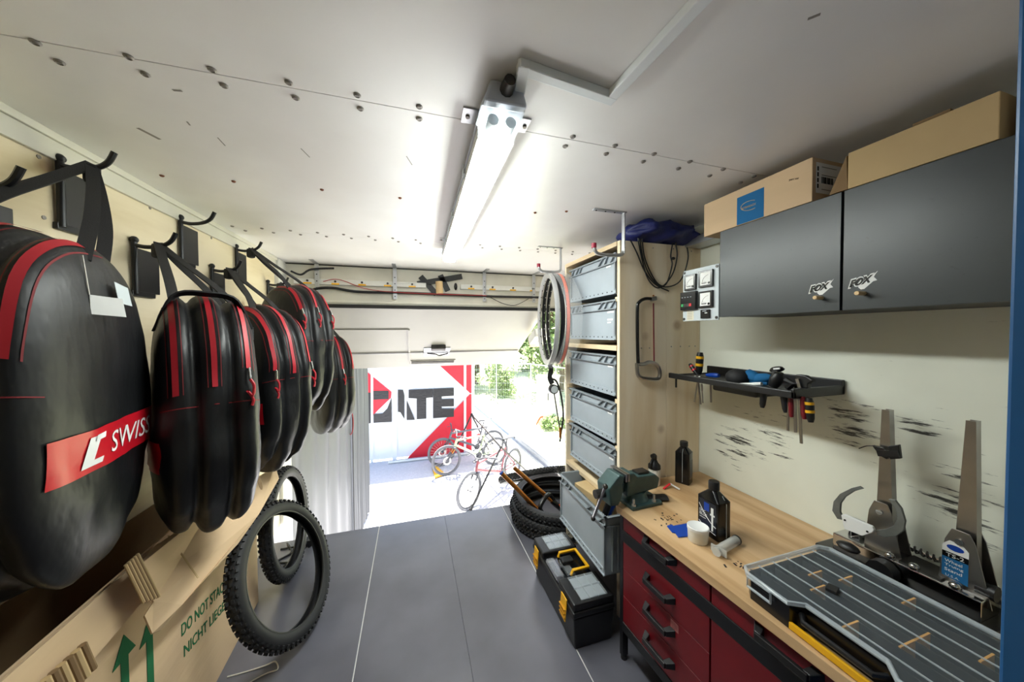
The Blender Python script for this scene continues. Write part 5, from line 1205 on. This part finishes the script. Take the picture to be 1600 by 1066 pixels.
# grey tarpaulin at the side of the truck
def curtain(name, lab, y0, y1, x0, x1, nf, amp):
    m = MB(); N = 90
    def f(i, j):
        u = i / (N - 1); v = j / 14
        w = math.sin(u * nf * 2 * PI) + .5 * math.sin(u * nf * 3.7 + 1 + v)
        return V(lerp(x0, x1, u) + amp * w * (1 - .3 * v) + .02 * noise.noise((u * 4, v * 3, 1)), lerp(y0, y1, u) + amp * .4 * math.cos(u * nf * 5), lerp(G + .02, 2.3, v))
    m.grid(f, N, 15)
    return tag(m.build(name, m_curt, smooth=True), lab, 'tarpaulin')
curtain('tarpaulin', 'smooth grey tarpaulin hanging next to the jamb post', 3.16, 5.08, -1.02, -.865, 5, .012)
curtain('tarpaulin', 'tightly folded grey tarpaulin hanging beyond the black strap', 5.12, 6.16, -.86, -.775, 11, .022)
t = thing('tension_strap', 'black strap with a striped cord loop between the tarpaulins', 'strap', (-.84, 5.1, G))
MB().bx(-.842, -.835, 5.085, 5.115, G + .02, .78).build('strap_band', m_strap, t)
q = PY(548, 660, 5.08)
lp = [q + V(.035 * math.sin(a) , -.02, .17 * math.cos(a)) for a in [k_ * PI / 8 for k_ in range(16)]]
MB().tube(lp, .008, 6, closed=True).build('cord_loop', m_redst, t, smooth=True)

# ---------------------------------------------------------------- bicycles
m_btyre = mat('glare_paled_tyre', (104, 104, 108), .8); m_bblack = mat('glare_paled_black', (74, 74, 78), .5)  # bike rubber and black parts lightened: outdoor glare put into the colour
def bicycle(label, pf, pr, mf, seed):
    """pf, pr: ground points of front and rear wheel"""
    d = (pr - pf); yaw = math.atan2(-d.y, -d.x)
    mid = (pf + pr) / 2
    t = thing('mountain_bike', label, 'bicycle', (mid.x, mid.y, G), (0, 0, yaw), 'bicycles on the rack')
    R = .335; wb = min(1.42, max(1.05, d.length)) / 2
    fa, ra = V(wb, 0, R), V(-wb, 0, R)
    bbk = V(-wb + .43, 0, R - .01); hd0, hd1 = V(wb - .20, 0, .64), V(wb - .245, 0, .76); stp = V(bbk.x - .16, 0, .76)
    for c in (fa, ra):
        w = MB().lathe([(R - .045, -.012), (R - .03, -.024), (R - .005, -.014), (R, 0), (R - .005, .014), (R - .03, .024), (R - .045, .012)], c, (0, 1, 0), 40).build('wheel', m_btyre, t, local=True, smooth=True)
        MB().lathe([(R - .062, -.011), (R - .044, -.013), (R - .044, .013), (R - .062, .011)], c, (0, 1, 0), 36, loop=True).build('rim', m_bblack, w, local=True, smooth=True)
        sp = MB()
        for k_ in range(24):
            a = 2 * PI * k_ / 24; s = .022 * (1 if k_ % 2 else -1)
            sp.bar(c + V(.02 * math.cos(a + .6), s, .02 * math.sin(a + .6)), c + V((R - .06) * math.cos(a), 0, (R - .06) * math.sin(a)), .0022, .0022)
        sp.build('spokes', m_steel, w, local=True, kind='stuff')
        MB().cyl(c - V(0, .05, 0), c + V(0, .05, 0), .018, n=10).build('hub', m_bblack, w, local=True, smooth=True)
        MB().lathe([(.055, .045), (.09, .045), (.09, .047), (.055, .047)], c, (0, 1, 0), 20, loop=True).build('brake_disc', m_steel, w, local=True)
    fr = MB()
    fr.tube([hd0, bbk], .026, 10).tube([hd1 - V(.0, 0, .02), stp], .021, 10).tube([bbk, stp], .018, 10).cyl(hd0 - V(-.01, 0, .03), hd1 + V(-.005, 0, .02), .026, n=10)
    fr.build('frame', mf, t, local=True, smooth=True)
    for s in (-1, 1):
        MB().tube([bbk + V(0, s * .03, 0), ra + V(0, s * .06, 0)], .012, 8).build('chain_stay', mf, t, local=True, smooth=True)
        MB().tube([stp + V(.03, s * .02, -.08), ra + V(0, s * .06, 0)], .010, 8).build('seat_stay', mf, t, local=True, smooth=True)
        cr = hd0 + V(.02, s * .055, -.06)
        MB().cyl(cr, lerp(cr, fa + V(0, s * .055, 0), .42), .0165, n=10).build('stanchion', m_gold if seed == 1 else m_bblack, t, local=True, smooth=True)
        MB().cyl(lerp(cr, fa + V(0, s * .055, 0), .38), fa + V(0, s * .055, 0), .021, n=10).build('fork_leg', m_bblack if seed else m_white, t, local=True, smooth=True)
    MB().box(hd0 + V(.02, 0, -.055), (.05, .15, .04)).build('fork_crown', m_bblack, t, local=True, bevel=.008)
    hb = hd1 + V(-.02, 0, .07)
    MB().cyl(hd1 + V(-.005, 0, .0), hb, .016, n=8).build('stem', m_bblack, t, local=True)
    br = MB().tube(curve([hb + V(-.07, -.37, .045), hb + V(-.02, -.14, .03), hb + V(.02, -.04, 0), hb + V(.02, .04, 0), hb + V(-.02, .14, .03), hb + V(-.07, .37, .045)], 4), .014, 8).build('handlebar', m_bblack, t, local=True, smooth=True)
    for s in (-1, 1):
        MB().cyl(hb + V(-.045, s * .25, .04), hb + V(-.07, s * .38, .046), .018, n=8).build('grip', m_btyre, br, local=True, smooth=True)
        MB().tube([hb + V(-.02, s * .20, .03), hb + V(.04, s * .24, .01), hb + V(.03, s * .33, .0)], .006, 6).build('brake_lever', m_bblack, br, local=True)
    MB().cyl(stp, stp + V(-.05, 0, .17), .014, n=8).build('seat_post', m_bblack, t, local=True, smooth=True)
    sd = stp + V(-.055, 0, .185)
    MB().grid(lambda i, j: sd + V(-.13 + .27 * i / 9, (.07 * (1 - i / 9) ** 1.3 + .018) * math.cos(2 * PI * j / 10), .022 * math.sin(2 * PI * j / 10) + .012 * (1 - i / 9)), 10, 10, cv=True).build('saddle', m_bblack, t, local=True, smooth=True)
    MB().lathe([(0, .04), (.075, .04), (.075, .046), (0, .046)], bbk, (0, 1, 0), 20).build('chainring', m_bblack, t, local=True)
    for s in (-1, 1): MB().bar(bbk + V(0, s * .06, 0), bbk + V(s * .13, s * .075, -s * .10), .012, .022).build('crank', m_bblack, t, local=True)
    for s in (-1, 1): MB().box(bbk + V(s * .13, s * .12, -s * .10), (.09, .08, .018)).build('pedal', m_bblack, t, local=True)
    MB().cyl(bbk + V(.08, 0, .22), bbk + V(-.08, 0, .30), .025, n=10).build('shock', m_redb if seed == 2 else m_bblack, t, local=True, smooth=True)
    return t
m_fr1 = mat('frame_pale_green', (176, 186, 150), .35); m_fr2 = mat('frame_grey', (96, 98, 104), .35); m_fr3 = mat('frame_black_red', (150, 84, 90), .35)  # the dark red frame colour is paled by painted-in glare as well
bicycle('mountain bike with pale green frame next to the banner', PZ(698, 743, G), PZ(774, 727, G), m_fr1, 1)
bicycle('mountain bike with dark grey frame between the banner and the pale green bike', PZ(693, 734, G) + V(-.02, .22, 0), PZ(770, 714, G) + V(0, .05, 0), m_fr2, 2)
bicycle('mountain bike with dark red frame and white fork standing before the guard rail', PZ(727, 801, G), PZ(806, 746, G), m_fr3, 0)
# event rack
t = thing('bike_rack', 'dark tubular A-frame rack that the bicycles hang on', 'bike rack', (1.4, 6.5, G))
Fa = PZ(735, 799, G); Ap = PY(783, 699, 6.15); Fb = V(Ap.x * 2 - Fa.x + .1, Ap.y * 2 - Fa.y + .2, G)
MB().tube([Fa, Ap], .019, 10).build('leg', m_darksteel, t, smooth=True); MB().tube([Fb, Ap], .019, 10).build('leg', m_darksteel, t, smooth=True)
Aq = PY(737, 648, 8.15); 
MB().tube([Ap, Aq], .019, 10).build('top_bar', m_darksteel, t, smooth=True)
for dx, dy in ((-.62, -.28), (.5, .2)): MB().tube([Aq, V(Aq.x + dx, Aq.y + dy, G)], .019, 10).build('leg', m_darksteel, t, smooth=True)
MB().ball(Ap, .035).build('joint', m_darksteel, t, smooth=True); MB().ball(Aq, .035).build('joint', m_darksteel, t, smooth=True)
# guard rail
t = thing('guard_rail', 'galvanised roadside guard rail running past the bicycles', 'guard rail', (2.4, 7, G))
P0, P1 = V(2.10, 11.6, 0), V(2.62, 3.6, 0)
prf = [(0, .42), (.03, .45), (.03, .50), (0, .54), (0, .58), (.03, .62), (.03, .67), (0, .70)]
m = MB(); m.grid(lambda i, j: lerp(P0, P1, i) + V(-prf[j][0], 0, G + prf[j][1]), 2, 8); m.grid(lambda i, j: lerp(P0, P1, i) + V(-prf[j][0] + .006, 0, G + prf[j][1]), 2, 8)
m.build('rail_beam', m_galv, t)
for k_ in range(5):
    p = lerp(P0, P1, k_ / 4.0 * .98 + .01); MB().bx(p.x + .02, p.x + .09, p.y - .04, p.y + .04, G, G + .66).build('rail_post', m_galv, t)
    MB().cyl((p.x - .012, p.y, G + .56), (p.x + .03, p.y, G + .56), .02, n=8).build('bolt', m_darksteel, t)
# site fence
def fence(a, b, lab, h=1.75):
    t = thing('fence_panel', lab, 'fence', a, (0, 0, 0), 'site fence panels'); d = b - a
    fr_ = MB().tube([a, b], .022, 8).tube([a + V(0, 0, h), b + V(0, 0, h)], .022, 8); fr_.build('frame_tube', m_galv, t, smooth=True)
    for p in (a, b, lerp(a, b, .5)): MB().cyl(p - V(0, 0, .05), p + V(0, 0, h + .03), .03, n=8).build('post', m_galv, t, smooth=True)
    w = MB(); n = int(d.length / .1)
    for i in range(n): p = lerp(a, b, i / n); w.bar(p, p + V(0, 0, h), .005, .005)
    for k_ in range(1, 6): w.bar(a + V(0, 0, h * k_ / 6), b + V(0, 0, h * k_ / 6), .006, .006)
    w.build('wire_mesh', m_galv, t, kind='stuff')
fence(V(2.2, 14.9, G + .02), V(4.95, 13.5, G + .02), 'wire site fence panel standing between the banner and the white cabinet')
fence(V(4.95, 13.45, G + .02), V(5.9, 10.3, G + .02), 'wire site fence panel running behind the white cabinet')
# electrical cabinet
t = thing('utility_cabinet', 'white electrical cabinet standing in the meadow by the fence', 'cabinet', (4.5, 10.0, G))
ct = math.radians(-14); Rm = Matrix.Translation((4.1, 10.62, G)) @ Matrix.Rotation(-.55, 4, 'Z')
m = MB(); m.T = Rm; m.bx(0, .75, 0, .45, 0, 1.56); m.build('body', m_white, t, bevel=.01)
m = MB(); m.T = Rm; m.bx(-.03, .78, -.03, .48, 1.56, 1.63); m.build('roof', m_white, t, bevel=.01)
m = MB(); m.T = Rm; m.bx(.02, .48, -.012, 0, .12, 1.50); m.build('door', m_white, t, bevel=.004)
m = MB(); m.T = Rm; m.bx(.40, .43, -.03, -.012, .8, 1.05); m.build('door_handle', m_darksteel, t)
# flowers, shrubs, trees
def foliage(name, lab, c, r, n, s, mt, cat, trunk=None, group=None, mt2=None):
    t = thing(name, lab, cat, (c[0], c[1], G), (0, 0, 0), group)
    m = MB(); c = V(*c); r = V(*r)
    cl = [(V(rnd.gauss(0, .42), rnd.gauss(0, .42), rnd.gauss(0, .42)), rnd.uniform(.25, .5)) for _ in range(26)]
    for i in range(n):
        q, qs = cl[i % 26]; d = V(rnd.gauss(0, 1), rnd.gauss(0, 1), rnd.gauss(0, 1)).normalized() * qs * rnd.random() ** .4
        u = q + d
        p = c + V(u.x * r.x, u.y * r.y, u.z * r.z)
        if p.z < G + .05: p.z = G + .05 + rnd.random() * .3
        a = V(rnd.gauss(0, 1), rnd.gauss(0, 1), rnd.gauss(0, 1)).normalized(); b = a.orthogonal().normalized(); e = s * rnd.uniform(.6, 1.3)
        m.add([p - a * e, p + b * e * .5, p + a * e, p - b * e * .5], [(0, 1, 2, 3)])
    m.build('foliage', mt, t, recalc=False, kind='stuff')
    if trunk:
        for k_ in range(3):
            e = c + V(rnd.uniform(-.5, .5) * r.x, rnd.uniform(-.3, .3) * r.y, r.z * .2)
            MB().tube(curve([V(c.x, c.y, G), V(c.x, c.y, lerp(G, c.z, .5)), e], 4), trunk, 8, rs=[trunk * (1 - .07 * q) for q in range(9)]).build('trunk', m_bark, t, smooth=True)
for args in (('deciduous_tree', 'tall pale green tree above the white cabinet', (7.4, 15.5, 2.6), (2.6, 2.4, 3.6), 9000, .13, m_leaf, 'tree', .14),
             ('deciduous_tree', 'dark green tree behind the site fence beside the banner', (3.6, 19.0, 1.6), (2.3, 2.0, 3.4), 9000, .13, m_leafd, 'tree', .13),
             ('deciduous_tree', 'broad green tree between the fence and the white cabinet tree', (8.6, 23.5, 2.6), (2.8, 2.4, 4.4), 9000, .15, m_leafd, 'tree', .16),
             ('deciduous_tree', 'rounded green tree farthest behind the meadow', (1.6, 26.0, 2.4), (3.4, 2.4, 4.2), 8000, .16, m_leafd, 'tree', .16),
             ('deciduous_tree', 'light green tree standing by the guard rail side of the rack', (11.2, 11.2, 2.0), (2.3, 2.3, 3.6), 8000, .12, m_leaf, 'tree', .13)):
    foliage(*args, group='trees behind the meadow')
for args in (('shrub', 'leafy shrub growing through the middle of the site fence', (4.1, 15.3, -.7), (.75, .6, 1.1), 2600, .07, m_leaf, 'shrub'),
             ('shrub', 'low shrub at the banner end of the site fence', (2.2, 16.8, -.9), (.8, .6, .9), 2200, .07, m_leafd, 'shrub'),
             ('shrub', 'low weeds growing round the foot of the white cabinet', (4.3, 9.75, -1.45), (.5, .26, .26), 1500, .05, m_leaf, 'shrub')):
    foliage(*args, group='shrubs on the meadow')
m_tapeo = mat('orange_tape', (240, 90, 40), .5)
for i, (a, b, lab) in enumerate((((838, 664), (852, 652), 'orange barrier tape hanging before the white cabinet door'), ((866, 652), (874, 668), 'orange barrier tape hanging at the rack side of the white cabinet'))):
    p, q = PY(*a, 9.85), PY(*b, 9.8)
    tag(MB().ribbon(curve([p, (p + q) / 2 + V(0, 0, .12), q + V(.05, 0, -.05), q + V(.12, 0, -.3)], 5), .05, .004, (0, .5, 1)).build('barrier_tape', m_tapeo), lab, 'tape')
